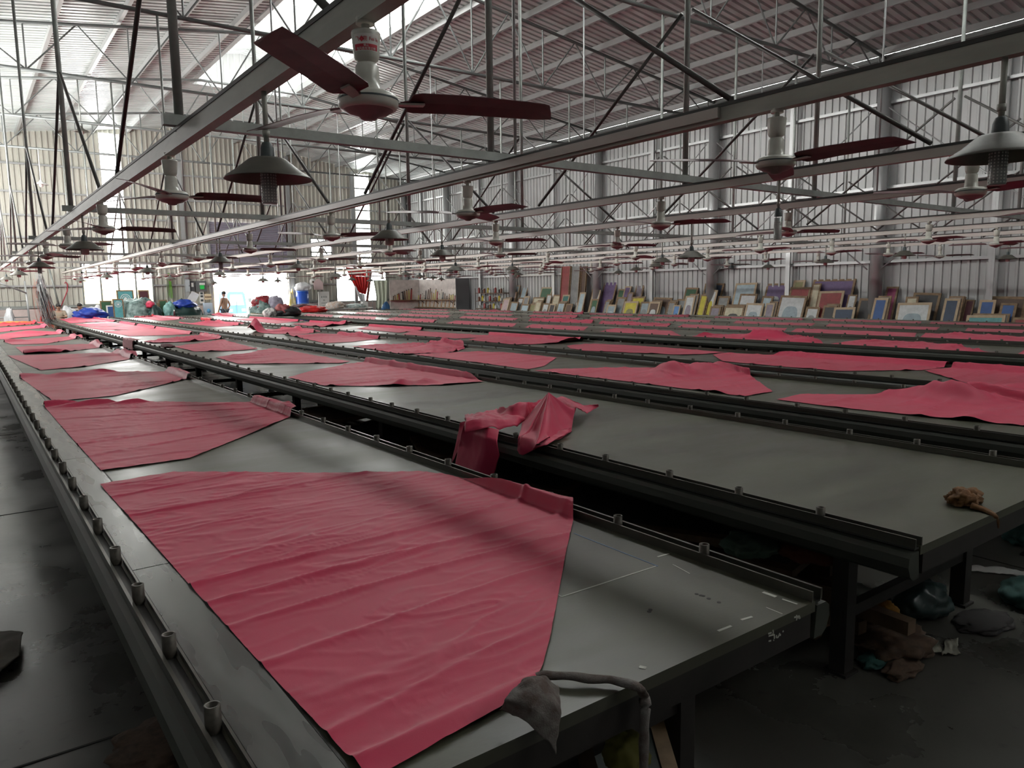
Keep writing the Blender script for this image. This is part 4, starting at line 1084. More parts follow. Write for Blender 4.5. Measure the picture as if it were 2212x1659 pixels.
UNDER = [
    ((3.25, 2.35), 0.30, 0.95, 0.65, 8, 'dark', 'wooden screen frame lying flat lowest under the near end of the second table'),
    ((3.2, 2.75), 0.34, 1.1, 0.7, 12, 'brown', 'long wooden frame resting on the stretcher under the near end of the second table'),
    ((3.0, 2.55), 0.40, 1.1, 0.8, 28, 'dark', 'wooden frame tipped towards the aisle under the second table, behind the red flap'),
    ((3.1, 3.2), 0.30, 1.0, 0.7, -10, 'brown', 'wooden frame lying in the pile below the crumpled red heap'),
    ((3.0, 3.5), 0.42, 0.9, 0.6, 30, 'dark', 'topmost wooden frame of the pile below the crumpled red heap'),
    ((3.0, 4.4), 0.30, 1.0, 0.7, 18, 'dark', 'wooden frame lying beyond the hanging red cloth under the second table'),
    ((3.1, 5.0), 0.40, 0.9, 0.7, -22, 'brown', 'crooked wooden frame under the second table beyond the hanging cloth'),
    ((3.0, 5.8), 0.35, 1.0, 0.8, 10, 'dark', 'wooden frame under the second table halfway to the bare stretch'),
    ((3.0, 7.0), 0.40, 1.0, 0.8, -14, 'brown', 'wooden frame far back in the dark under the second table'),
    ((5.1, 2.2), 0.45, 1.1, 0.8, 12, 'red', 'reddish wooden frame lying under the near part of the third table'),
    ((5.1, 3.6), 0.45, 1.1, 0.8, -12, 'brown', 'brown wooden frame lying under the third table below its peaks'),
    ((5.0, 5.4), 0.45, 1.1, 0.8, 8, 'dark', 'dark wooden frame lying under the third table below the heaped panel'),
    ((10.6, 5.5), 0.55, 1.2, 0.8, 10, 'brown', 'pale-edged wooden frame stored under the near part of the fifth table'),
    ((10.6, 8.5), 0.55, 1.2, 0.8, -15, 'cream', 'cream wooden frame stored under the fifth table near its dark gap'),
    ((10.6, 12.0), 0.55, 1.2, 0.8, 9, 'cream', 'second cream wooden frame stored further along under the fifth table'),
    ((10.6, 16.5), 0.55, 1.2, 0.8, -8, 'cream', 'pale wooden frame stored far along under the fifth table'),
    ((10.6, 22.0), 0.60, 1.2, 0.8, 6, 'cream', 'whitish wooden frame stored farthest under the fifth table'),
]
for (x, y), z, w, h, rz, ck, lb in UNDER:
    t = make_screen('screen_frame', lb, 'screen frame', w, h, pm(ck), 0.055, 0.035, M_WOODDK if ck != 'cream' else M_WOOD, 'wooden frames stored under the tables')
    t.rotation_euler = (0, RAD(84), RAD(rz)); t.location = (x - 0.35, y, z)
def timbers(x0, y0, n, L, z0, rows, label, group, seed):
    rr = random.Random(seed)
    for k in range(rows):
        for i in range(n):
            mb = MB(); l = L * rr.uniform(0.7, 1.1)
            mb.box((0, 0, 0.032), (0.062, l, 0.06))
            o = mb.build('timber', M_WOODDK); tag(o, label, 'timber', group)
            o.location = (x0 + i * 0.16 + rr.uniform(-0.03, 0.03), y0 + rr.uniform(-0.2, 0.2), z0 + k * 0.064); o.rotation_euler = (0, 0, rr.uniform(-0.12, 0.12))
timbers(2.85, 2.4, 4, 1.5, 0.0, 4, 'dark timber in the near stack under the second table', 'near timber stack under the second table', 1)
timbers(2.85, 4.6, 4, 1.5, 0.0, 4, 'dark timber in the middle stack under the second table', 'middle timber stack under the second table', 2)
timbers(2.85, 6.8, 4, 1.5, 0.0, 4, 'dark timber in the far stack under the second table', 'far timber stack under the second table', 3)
# the green-meshed frame lying below the near end of the first table
t = make_screen('screen_frame', 'dark green screen frame leaning on the floor under the first table near edge', 'screen frame', 0.42, 0.55, colm('dull_green', (0.03, 0.042, 0.036)), 0.05, 0.04, M_WOOD, 'wooden frames stored under the tables')
t.location = (1.42, 1.42, 0.06); t.rotation_euler = (0, RAD(70), RAD(58))
t = make_screen('screen_frame', 'dark reddish frame corner on the floor below the stained grey rag', 'screen frame', 0.5, 0.5, pm('dark'), 0.05, 0.045, M_WOODDK, 'wooden frames stored under the tables')
t.location = (1.02, 1.35, 0.16); t.rotation_euler = (0, RAD(75), RAD(62))
heap('yellow_green_cloth', 'yellow-green cloth below the hanging end of the twisted strip', 'rag', at(1352, 1652, 0.25), (0.06, 0.06, 0.06), mat('yellowgreen', (0.16, 0.15, 0.03), 0.8), 31, 0.35)
for (x, y, lb) in ((2.9, 1.75, 'orange-red rag tucked among the timbers under the second table'), (2.75, 1.95, 'pale green rag lying on the frames under the second table')):
    heap('rag', lb, 'rag', (x, y, 0.44), (0.12, 0.10, 0.05), mat('rag_%d' % int(x * 100), (0.12, 0.035, 0.02) if x > 2.8 else (0.08, 0.13, 0.10), 0.9), int(x * 10), 0.5)
# dark red cloth bundles lying under the third and fifth tables
for i, (x, y, s) in enumerate(((5.5, 4.35, 0.55), (5.5, 6.4, 0.6), (10.95, 8.9, 0.6), (10.95, 13.1, 0.6))):
    heap('maroon_bundle', 'long dark maroon fabric bundle under the %s table, %s' % (('third', 'third', 'fifth', 'fifth')[i], ('nearer one', 'farther one', 'nearer one', 'farther one')[i]), 'fabric bundle', (x, y, 0.02), (0.3, s, 0.3), pm('maroon'), 40 + i, 0.3)

# ================================================================== screens leaning along the right wall
# left and right foot (pixels), top edge (pixel), row (0 back, 1 middle, 2 front), mesh colour, print colour, wood
SCR = [
 (1072, 1086, 645, 2, 'pink', None), (1087, 1103, 652, 2, 'greyblue', None), (1101, 1114, 609, 0, 'lightblue', None), (1090, 1100, 617, 0, 'lightblue', None), (1085, 1096, 631, 1, 'mauve', None),
 (1100, 1112, 643, 1, 'pale', None), (1116, 1128, 640, 1, 'grey', None), (1111, 1128, 657, 2, 'lightblue', None), (1128, 1141, 656, 2, 'olive', None), (1147, 1171, 621, 0, 'green', None), (1134, 1158, 642, 1, 'cream', None),
 (1160, 1171, 636, 1, 'pale', None), (1142, 1154, 651, 2, 'cream', None), (1156, 1170, 655, 2, 'pale', 'grey'), (1172, 1188, 637, 1, 'cream', None), (1173, 1186, 656, 2, 'dark', None), (1188, 1204, 653, 2, 'lightblue', 'greyblue'),
 (1188, 1198, 636, 1, 'pale', None), (1198, 1213, 637, 1, 'teal', None), (1207, 1221, 656, 2, 'brown', None), (1225, 1233, 634, 1, 'pale', None), (1234, 1247, 632, 2, 'lightblue', None), (1257, 1273, 607, 0, 'purple', None),
 (1258, 1273, 646, 2, 'green', 'greyblue'), (1260, 1277, 627, 1, 'pale', None), (1277, 1305, 605, 0, 'purple', None), (1286, 1296, 650, 2, 'grey', None), (1298, 1317, 658, 2, 'greyblue', 'lightblue'), (1312, 1331, 642, 1, 'grey', 'greyblue'),
 (1308, 1322, 625, 0, 'green', None), (1324, 1338, 619, 0, 'purple', None), (1334, 1346, 632, 1, 'mauve', None), (1347, 1364, 610, 0, 'mauve', None), (1334, 1363, 651, 2, 'yellow', 'olive'), (1346, 1374, 641, 1, 'yellow', 'grey'),
 (1365, 1385, 652, 2, 'greyblue', 'grey'), (1386, 1409, 652, 2, 'brown', 'pale'), (1390, 1430, 643, 1, 'brown', 'greyblue'),
 (1422, 1438, 652, 2, 'grey', None), (1440, 1455, 659, 2, 'skyblue', None), (1442, 1464, 646, 1, 'grey', None), (1452, 1479, 622, 0, 'green', None), (1463, 1484, 639, 2, 'pale', 'mauve'), (1494, 1535, 613, 0, 'navy', 'pale'), (1487, 1503, 637, 2, 'yellow', None),
 (1505, 1526, 627, 1, 'pale', 'yellow'), (1517, 1540, 662, 2, 'mauve', None), (1527, 1553, 640, 1, 'grey', 'mauve'), (1565, 1611, 612, 0, 'lightblue', None), (1574, 1611, 635, 1, 'pale', 'greyblue'), (1546, 1590, 661, 2, 'cream', 'dark'),
 (1594, 1632, 655, 2, 'pale', 'greyblue'), (1622, 1646, 640, 1, 'lightblue', 'pale'), (1627, 1672, 613, 0, 'purple', 'pale'), (1638, 1657, 655, 2, 'mauve', None), (1661, 1718, 639, 2, 'pale', 'greyblue'), (1677, 1722, 621, 1, 'red', None),
 (1689, 1714, 606, 0, 'olive', None), (1727, 1818, 604, 0, 'purple', 'mauve'), (1727, 1746, 613, 1, 'cream', None), (1750, 1803, 629, 1, 'red', None), (1722, 1752, 663, 2, 'pale', 'grey'), (1757, 1786, 660, 2, 'dark', None), (1788, 1834, 664, 2, 'navy', None),
 (1807, 1826, 637, 1, 'pale', 'grey'), (1830, 1862, 645, 1, 'dark', None), (1868, 1898, 644, 2, 'blue', None), (1854, 1878, 635, 0, 'cream', None), (1886, 1912, 620, 0, 'magenta', None), (1924, 1998, 654, 2, 'pale', 'greyblue'), (1938, 1966, 641, 1, 'cream', None),
 (1944, 2004, 633, 0, 'dark', None), (2020, 2054, 645, 2, 'navy', None), (2032, 2064, 641, 0, 'red', None), (2060, 2080, 648, 1, 'maroon', None), (2098, 2134, 648, 1, 'blue', None), (2140, 2176, 655, 1, 'blue', None), (2117, 2194, 641, 0, 'brown', None),
 (2078, 2162, 681, 2, 'sea', None), (2177, 2214, 686, 2, 'red', None), (2196, 2216, 672, 1, 'pale', None), (2208, 2230, 646, 0, 'brown', None)]
ROWX = [18.36, 18.21, 18.06]
TILT = [0.32, 0.32, 0.32]
ROWN = ['back', 'middle', 'front']
cname = {'pale': 'white', 'greyblue': 'grey-blue', 'lightblue': 'light blue', 'olive': 'olive', 'skyblue': 'sky blue', 'sea': 'sea green'}
used_lab = set(); info = []
for i, (a, b, ty, row, ck, pr) in enumerate(SCR):
    X = ROWX[row]
    pa, pb = atX(a, 690, X), atX(b, 690, X)
    yc, w = (pa.y + pb.y) / 2, abs(pa.y - pb.y)
    th = TILT[row]
    zt = 1.2
    for _q in range(4): zt = atX((a + b) / 2, ty, X + zt * math.tan(th)).z
    h = zt / math.cos(th)
    info.append((i, yc, w, h, row, ck, pr))
COLS_Y = TRUSS_Y[1:]
def scr_label(i):
    _, yc, w, h, row, ck, pr = info[i]
    c = cname.get(ck, ck)
    size = 'wide' if w > 1.0 else ('tall' if h > 1.75 else 'upright')
    if pr: size = 'patterned ' + size if size != 'upright' else 'patterned'
    nb = sorted((j for j in range(len(info)) if j != i and info[j][4] == row), key=lambda j: abs(info[j][1] - yc))
    for j in nb[:6] + [None]:
        if j is None: break
        n = cname.get(info[j][5], info[j][5]); side = 'left' if info[j][1] < yc else 'right'
        s = '%s %s screen frame in the %s row, just %s of the %s one' % (size, c, ROWN[row], side, n)
        if s not in used_lab and side: used_lab.add(s); return s
    k = min(range(len(COLS_Y)), key=lambda q: abs(COLS_Y[q] - yc))
    s = '%s %s screen frame in the %s row near the %s wall column' % (size, c, ROWN[row], ORD[k])
    q = 1
    while s in used_lab:
        q += 1; s = '%s %s screen frame, %s along the %s row by the %s wall column' % (size, c, ORD[q], ROWN[row], ORD[k])
    used_lab.add(s); return s
for i, yc, w, h, row, ck, pr in info:
    t = make_screen('screen_frame', scr_label(i), 'screen frame', w, h, pm(ck), min(0.06, 0.16 * min(w, h)), 0.03, M_WOOD if (i * 7) % 3 else colm('pale_wood', (0.42, 0.33, 0.22), 0.7), 'screen frames leaning along the right wall', pm(pr) if pr else None)
    t.location = (ROWX[row] + 0.045 * (i % 3), yc, 0.0)
    t.rotation_euler = (rnd.uniform(-0.03, 0.03) if w < 1 else 0, TILT[row], 0)
# a second frame tight behind many of the front ones
for i, yc, w, h, row, ck, pr in info:
    if row == 2 and i % 2 == 0 and w < 1.0:
        base = scr_label(i) if False else None
        lb = 'plain wooden screen frame tucked right behind the %s front-row frame' % cname.get(ck, ck)
        if lb in used_lab:
            k = min(range(len(COLS_Y)), key=lambda q: abs(COLS_Y[q] - yc)); lb = 'plain wooden frame behind the %s front frame near the %s wall column' % (cname.get(ck, ck), ORD[k])
        if lb in used_lab: continue
        used_lab.add(lb)
        t = make_screen('screen_frame', lb, 'screen frame', w * 0.95, h * 1.04, pm('grey'), 0.04, 0.03, M_WOOD, 'screen frames leaning along the right wall')
        t.location = (ROWX[2] + 0.045 * (i % 3) + 0.036, yc - 0.07, 0); t.rotation_euler = (0, TILT[2], 0)
# three long boards standing against the wall
for (x0, x1, ck, lb) in ((1203, 1220, 'red', 'tall dark red board standing against the right wall above the screens'), (1224, 1241, 'grey', 'tall grey board standing between the red and brown boards'), (1246, 1255, 'brown', 'tall narrow brown board standing right of the grey board')):
    X = 18.50; a, b = atX(x0, 640, X), atX(x1, 640, X); w = abs(a.y - b.y); zt = atX((x0 + x1) / 2 + 6, 575, X + 0.3).z
    t = thing('tall_board', lb, 'board', (X + 0.06, (a.y + b.y) / 2, 0), 'tall boards against the right wall'); t.rotation_euler = (0, 0.10, 0)
    mb = MB(); mb.box((0, 0, zt / 2), (0.03, w, zt)); mb.build('panel_face', pm(ck), t)
    for s in (-1, 1):
        mb = MB(); mb.box((-0.01, s * (w / 2 + 0.015), zt / 2), (0.06, 0.03, zt)); mb.build('edge_batten', M_WOOD, t)

# ------------------------------------------------------------------ squeegee boards in the far right corner
BXX = 18.15
yA, yB = atX(895, 640, BXX).y, atX(985, 640, BXX).y
zT = atX(935, 603, BXX).z
zS, zS2 = atX(935, 647, BXX).z, 0.85
M_BOARD = mat('marble_board', (0.66, 0.62, 0.58), 0.5, noise_amt=0.3, nscale=4)
t = thing('squeegee_cabinet', 'pale marbled cabinet with two shelves of squeegees in the far right corner', 'cabinet', (BXX, yB, 0))
Lc_ = yA - yB
mb = MB(); mb.box((0.32, Lc_ / 2, zT / 2), (0.04, Lc_, zT)); mb.build('back_board', M_BOARD, t)
mb = MB(); mb.box((0.34, -0.02, zT / 2), (0.72, 0.04, zT)); tag(mb.build('side_panel', mat('dark_grey_panel', (0.13, 0.13, 0.135), 0.5), t), 'dark grey end panel')
mb = MB(); mb.box((0.15, Lc_ / 2, zS - 0.02), (0.30, Lc_, 0.035)); mb.build('shelf', M_WOOD, t)
mb = MB(); mb.box((0.15, Lc_ / 2, zS2 - 0.02), (0.30, Lc_, 0.035)); mb.build('shelf', M_WOOD, t)
for q in (0.15, 0.5, 0.85):
    mb = MB(); mb.bar((0.02, Lc_ * q, zS - 0.05), (0.3, Lc_ * q, zS - 0.25), 0.02, 0.03); mb.build('bracket', M_WOODDK, t)
xC = atY(843, 640, yA).x
t = thing('board_screen', 'pale marbled board standing at right angles left of the squeegee cabinet', 'board', (xC, yA, 0))
mb = MB(); mb.box(((BXX + 0.3 - xC) / 2, 0.05, zT / 2), (BXX + 0.3 - xC, 0.04, zT)); mb.build('board_face', M_BOARD, t)
mb = MB(); mb.box(((BXX - xC) / 2, -0.1, zS - 0.02), (BXX - xC + 0.1, 0.26, 0.035)); mb.build('shelf', M_WOOD, t)
SQ = {'yellow': (0.45, 0.36, 0.10), 'wood': (0.34, 0.22, 0.12), 'brown': (0.12, 0.07, 0.045), 'black': (0.03, 0.03, 0.03), 'white': (0.55, 0.52, 0.45), 'red': (0.28, 0.05, 0.04)}
def squeegee(p, h, w, ck, shelf, along, nth):
    t = thing('squeegee', '%s squeegee standing on the %s, %s from its left end' % (ck, shelf, nth), 'squeegee', p, 'squeegees in the far right corner')
    r = rnd.uniform(-0.12, 0.12)
    mb = MB(); mb.box((0, 0, h * 0.45), (0.02 if along else w, w if along else 0.02, h * 0.9)); mb.build('handle', colm('sq_' + ck, SQ[ck]), t)
    mb = MB(); mb.box((0, 0, h * 0.95), (0.008 if along else w * 0.9, w * 0.9 if along else 0.008, h * 0.1)); mb.build('blade', colm('sq_black', SQ['black']), t)
    t.rotation_euler = (r if along else 0, 0.14 if along else r, 0)
NTH = ORD + ['%s' % s for s in ('seventeenth', 'eighteenth', 'nineteenth', 'twentieth', 'twenty-first', 'twenty-second', 'twenty-third', 'twenty-fourth')]
ks = list(SQ)
hs = [0.25, 0.3, 0.32, 0.22, 0.5, 0.55, 0.62, 0.42, 0.35, 0.58, 0.45, 0.3, 0.52, 0.4, 0.33, 0.2, 0.3, 0.24, 0.28, 0.22]
for i in range(20):
    y = yA - 0.12 - (Lc_ - 0.3) * i / 20
    squeegee((BXX + 0.16, y, zS), hs[i] * 0.9, rnd.uniform(0.05, 0.09), ks[(i * 5 + i // 3) % 6], 'upper cabinet shelf', True, NTH[i])
    squeegee((BXX + 0.16, y - 0.02, zS2), (0.2 + 0.25 * abs(math.sin(i * 1.7))) , rnd.uniform(0.05, 0.09), ks[(i * 3 + 1) % 6], 'lower cabinet shelf', True, NTH[i])
for i in range(10):
    squeegee((xC + 0.12 + (BXX - xC - 0.25) * i / 10, yA - 0.1, zS), 0.2 + 0.04 * i, rnd.uniform(0.05, 0.08), ks[(i * 5 + 2) % 6], 'left board shelf', False, NTH[i])
# bottle rack beside the cabinet
yC, yD = atX(1028, 640, 18.5).y, atX(1090, 640, 18.5).y
t = thing('bottle_rack', 'dark open rack of ink bottles between the cabinet and the leaning screens', 'rack', (18.5, yD, 0))
SHZ = [0.82, 1.15, 1.5]
for z in SHZ:
    mb = MB(); mb.box((0.12, (yC - yD) / 2, z - 0.015), (0.34, yC - yD, 0.03)); mb.build('shelf', M_WOODDK, t)
for y in (0.02, yC - yD - 0.02):
    for x in (-0.04, 0.28):
        mb = MB(); mb.box((x, y, 0.85), (0.03, 0.03, 1.7)); mb.build('post', M_DARKPIPE, t)
BC = {'white': (0.6, 0.6, 0.55), 'yellow': (0.5, 0.4, 0.03), 'brown': (0.16, 0.06, 0.03), 'black': (0.03, 0.03, 0.03), 'red': (0.3, 0.04, 0.04), 'grey': (0.25, 0.26, 0.27)}
bk = list(BC)
for si, z in enumerate(SHZ):
    for i in range(9):
        y = yC - 0.14 - (yC - yD - 0.28) * i / 9.0; ck = bk[(i * 5 + si * 2) % 6]
        t = thing('ink_bottle', '%s ink bottle, %s from left on the %s shelf of the dark rack' % (ck, ORD[i], ('lowest', 'middle', 'top')[si]), 'bottle', (18.58 + 0.05 * (i % 2), y, z), 'ink bottles on the dark rack')
        h = 0.16 + 0.05 * ((i * 7 + si) % 3)
        mb = MB(); mb.lathe([(0, 0), (0.05, 0), (0.052, 0.01), (0.052, h * 0.7), (0.022, h * 0.85), (0.022, h * 0.9)], n=12); mb.build('body', colm('bt_' + ck, BC[ck], 0.35), t)
        mb = MB(); mb.lathe([(0.026, h * 0.88), (0.026, h), (0, h)], n=10); mb.build('cap', M_WHITE, t)

# ================================================================== people
def skin_body(name, joints, edges, m, parent=None, loc=None, levels=2):
    """one continuous surface grown along a skeleton: joints = {name: (x, y, z, r)}"""
    names = list(joints); me = bpy.data.meshes.new(name)
    me.from_pydata([joints[n][:3] for n in names], [(names.index(a), names.index(b)) for a, b in edges], [])
    o = bpy.data.objects.new(name, me); C.objects.link(o)
    sk = o.modifiers.new('skin', 'SKIN'); sk.use_smooth_shade = True
    lay = me.skin_vertices[0] if me.skin_vertices else None
    for i, n in enumerate(names):
        r = joints[n][3]; lay.data[i].radius = (r, r) if not isinstance(r, tuple) else r
        lay.data[i].use_root = (i == 0)
    sb = o.modifiers.new('smooth', 'SUBSURF'); sb.levels = levels; sb.render_levels = levels
    me.materials.append(m)
    if parent is not None: o.parent = parent
    if loc is not None: o.location = loc
    return o
M_SKIN = mat('skin', (0.42, 0.25, 0.17), 0.5)
M_HAIR = mat('hair', (0.015, 0.013, 0.012), 0.5)

def fingers(J, E, side, hand, d, up):
    hx, hy, hz = hand
    d = Vector(d).normalized(); u = Vector(up).normalized(); w = d.cross(u)
    for k, (off, ln) in enumerate(((-0.028, 0.058), (-0.010, 0.07), (0.010, 0.065), (0.027, 0.05))):
        a = Vector(hand) + w * off + d * 0.045; b = a + d * ln * 0.5 + u * 0.006; c = b + d * ln * 0.45 - u * 0.018
        for nm, p, r in ((f'f{side}{k}a', a, 0.0095), (f'f{side}{k}b', b, 0.0085), (f'f{side}{k}c', c, 0.007)): J[nm] = (*p, r)
        E += [(f'hand{side}', f'f{side}{k}a'), (f'f{side}{k}a', f'f{side}{k}b'), (f'f{side}{k}b', f'f{side}{k}c')]
    a = Vector(hand) - w * 0.035 + d * 0.005; b = a - w * 0.02 + d * 0.035
    J[f't{side}a'] = (*a, 0.011); J[f't{side}b'] = (*b, 0.009)
    E += [(f'hand{side}', f't{side}a'), (f't{side}a', f't{side}b')]

def face(t, hx, hy, hz, hair_m, turn=0.0, hair_len=0.0):
    R = Matrix.Rotation(turn, 3, 'Z')
    def q(x, y, z): v = R @ Vector((x, y, z)); return (hx + v.x, hy + v.y, hz + v.z)
    for s in (-1, 1):
        mb = MB(); mb.lathe([(0, -0.011), (0.008, -0.007), (0.011, 0), (0.008, 0.007), (0, 0.011)], q(s * 0.032, -0.083, 0.012), 10); mb.build('eye', M_HAIR, t)
        mb = MB(); mb.lathe([(0, -0.03), (0.012, -0.02), (0.014, 0.0), (0.012, 0.02), (0, 0.03)], q(s * 0.080, 0.0, 0.0), 10); mb.build('ear', M_SKIN, t)
    mb = MB(); mb.tube(q(0, -0.082, 0.012), q(0, -0.104, -0.022), 0.008, 8, 0.013); mb.build('nose', M_SKIN, t)
    mb = MB(); mb.box(q(0, -0.086, -0.052), (0.045, 0.008, 0.009), R); mb.build('mouth', mat('lips', (0.26, 0.09, 0.08), 0.5) if 'lips' not in MATS else MATS['lips'], t)
    mb = MB(); lump(mb, q(0, 0.018, 0.0), (0.088, 0.095, 0.085), 2, 3, 0.12, 2.0)
    mb.build('hair', hair_m, t)

def person(label, loc, turn, pose, skin_top=True, shirt=None, trousers=None, scale=1.0):
    t = thing('person', label, 'person', loc); t.rotation_euler = (0, 0, turn); t.scale = (scale,) * 3
    J, E = {}, []
    def j(n, x, y, z, r): J[n] = (x, y, z, r)
    if pose == 'stand':
        j('pelvis', 0, 0, 0.95, 0.125); j('waist', 0, 0, 1.10, 0.115); j('chest', 0, 0.005, 1.30, 0.135); j('neck0', 0, 0.01, 1.45, 0.07); j('neck', 0, 0, 1.51, 0.052); j('head', 0, -0.015, 1.59, 0.078); j('crown', 0, -0.01, 1.68, 0.07)
        for s, sx in (('L', 1), ('R', -1)):
            j('sh' + s, sx * 0.165, 0.01, 1.40, 0.062); j('el' + s, sx * 0.27, 0.03 if sx > 0 else 0.05, 1.13, 0.043); j('wr' + s, sx * 0.26, -0.08, 0.93, 0.029); j('hand' + s, sx * 0.26, -0.11, 0.86, 0.032)
            j('hip' + s, sx * 0.095, 0, 0.88, 0.095); j('kn' + s, sx * 0.11, -0.02 - 0.03 * sx, 0.49, 0.062); j('an' + s, sx * 0.115, 0.03 * sx, 0.09, 0.042); j('toe' + s, sx * 0.125, -0.13 + 0.03 * sx, 0.04, 0.036)
            E += [('chest', 'sh' + s), ('sh' + s, 'el' + s), ('el' + s, 'wr' + s), ('wr' + s, 'hand' + s), ('pelvis', 'hip' + s), ('hip' + s, 'kn' + s), ('kn' + s, 'an' + s), ('an' + s, 'toe' + s)]
            fingers(J, E, s, J['hand' + s][:3], (0, -0.3, -1), (sx * -1, 0, 0))
        hz, hy = 1.615, -0.015
    else:
        j('pelvis', 0, 0, 0.52, 0.135); j('waist', 0, -0.02, 0.68, 0.125); j('chest', 0, -0.07, 0.90, 0.14); j('neck0', 0, -0.10, 1.05, 0.07); j('neck', 0, -0.13, 1.10, 0.052); j('head', 0, -0.165, 1.18, 0.078); j('crown', 0, -0.16, 1.27, 0.07)
        for s, sx in (('L', 1), ('R', -1)):
            j('sh' + s, sx * 0.17, -0.08, 1.0, 0.065); j('el' + s, sx * 0.25, -0.22, 0.80, 0.045); j('wr' + s, sx * 0.12, -0.42, 0.82, 0.03); j('hand' + s, sx * 0.07, -0.49, 0.82, 0.032)
            j('hip' + s, sx * 0.10, -0.05, 0.50, 0.10); j('kn' + s, sx * 0.13, -0.46, 0.47, 0.065); j('an' + s, sx * 0.13, -0.42, 0.09, 0.043); j('toe' + s, sx * 0.14, -0.58, 0.04, 0.037)
            E += [('chest', 'sh' + s), ('sh' + s, 'el' + s), ('el' + s, 'wr' + s), ('wr' + s, 'hand' + s), ('pelvis', 'hip' + s), ('hip' + s, 'kn' + s), ('kn' + s, 'an' + s), ('an' + s, 'toe' + s)]
            fingers(J, E, s, J['hand' + s][:3], (-sx * 0.4, -1, 0), (0, 0, 1))
        hz, hy = 1.205, -0.165
    E += [('pelvis', 'waist'), ('waist', 'chest'), ('chest', 'neck0'), ('neck0', 'neck'), ('neck', 'head'), ('head', 'crown')]
    skin_body('body', J, E, M_SKIN, t)
    face(t, 0, hy, hz, M_HAIR)
    def grow(names, edges, d, nm, m):
        K = {n: (*J[n][:3], J[n][3] + d) for n in names}
        skin_body(nm, K, edges, m, t)
    if shirt:
        ns = ['waist', 'chest', 'pelvis'] + [a + s for a in ('sh', 'el') for s in 'LR']
        K = {n: (*J[n][:3], J[n][3] + 0.014) for n in ns}
        for s in 'LR':
            a, b = Vector(J['sh' + s][:3]), Vector(J['el' + s][:3]); K['el' + s] = (*a.lerp(b, 0.75), 0.064)
        skin_body('shirt', K, [('waist', 'chest'), ('pelvis', 'waist')] + [('chest', 'sh' + s) for s in 'LR'] + [('sh' + s, 'el' + s) for s in 'LR'], shirt, t)
    if trousers:
        ns = ['pelvis'] + [a + s for a in ('hip', 'kn') for s in 'LR']
        K = {n: (*J[n][:3], J[n][3] + 0.016) for n in ns}; K['pelvis'] = (0, 0, J['pelvis'][2], 0.135)
        skin_body('shorts', K, [('pelvis', 'hip' + s) for s in 'LR'] + [('hip' + s, 'kn' + s) for s in 'LR'], trousers, t)
    if pose == 'sit':
        st = thing('stool', 'low stool carrying the %s' % label.split(',')[0].replace('person ', 'person '), 'stool', loc); st.rotation_euler = (0, 0, turn)
        mb = MB(); mb.box((0, 0.02, 0.37), (0.34, 0.34, 0.04)); mb.build('seat', M_WOODDK, st)
        for sx in (-1, 1):
            for sy in (-1, 1):
                mb = MB(); mb.box((sx * 0.13, 0.02 + sy * 0.13, 0.175), (0.035, 0.035, 0.35)); mb.build('leg', M_WOODDK, st)
    return t
p = atY(485, 660, 34.0)
person('person standing shirtless in the bright doorway, turned half away, in grey shorts', (p.x, 34.0, 0), RAD(-150), 'stand', trousers=mat('shorts_grey', (0.09, 0.10, 0.12), 0.8), scale=0.99)
p = atY(128, 668, 33.75)
person('person seated at the far table end, in beige shirt, head bowed', (p.x, 33.75, 0), RAD(-12), 'sit', shirt=mat('shirt_beige', (0.34, 0.28, 0.21), 0.8))
p = atY(178, 668, 33.8)
person('person seated behind the blue fabric, in black shirt, looking left', (p.x, 33.8, 0), RAD(-40), 'sit', shirt=mat('shirt_black', (0.02, 0.02, 0.02), 0.8))

# ================================================================== things along the end wall
def crumple(name, label, cat, x0, x1, ytop, ybot, Y, m, seed, depth=0.5, amp=0.3, fr=2.4, group=None, on=False, zb_=None):
    """a soft heap seen between these limits, standing at distance Y"""
    a, b = atY(x0, ybot, Y), atY(x1, ybot, Y); tp = atY((x0 + x1) / 2, ytop, Y)
    zb = 0.0 if Y >= 33 else 0.755
    if on: zb = min(a.z, b.z) - 0.05
    if zb_ is not None: zb = zb_
    h = tp.z - zb
    return heap(name, label, cat, ((a.x + b.x) / 2, Y, zb), ((b.x - a.x) / 2 * 0.95, depth, h / 1.55), m, seed, amp, 4, group, fr)
M_GREEN = mat('dark_green_tarp', (0.012, 0.05, 0.045), 0.42, noise_amt=0.85, nscale=5, col2=(0.30, 0.42, 0.40))
M_GREEN2 = mat('bottle_green_cloth', (0.012, 0.045, 0.04), 0.4, noise_amt=0.3, nscale=6)
M_BLUE = mat('blue_cloth', (0.015, 0.06, 0.42), 0.45, noise_amt=0.4, nscale=8)
M_WPL = mat('white_plastic', (0.75, 0.76, 0.78), 0.35, noise_amt=0.2, nscale=6)
M_ORANGE = mat('orange_red_cloth', (0.55, 0.08, 0.03), 0.6, noise_amt=0.4, nscale=8)
M_BLACK = mat('black_cloth', (0.012, 0.013, 0.016), 0.45, noise_amt=0.3, nscale=8)
M_REDX = mat('signal_red_cloth', (0.62, 0.012, 0.012), 0.5, noise_amt=0.2, nscale=6)
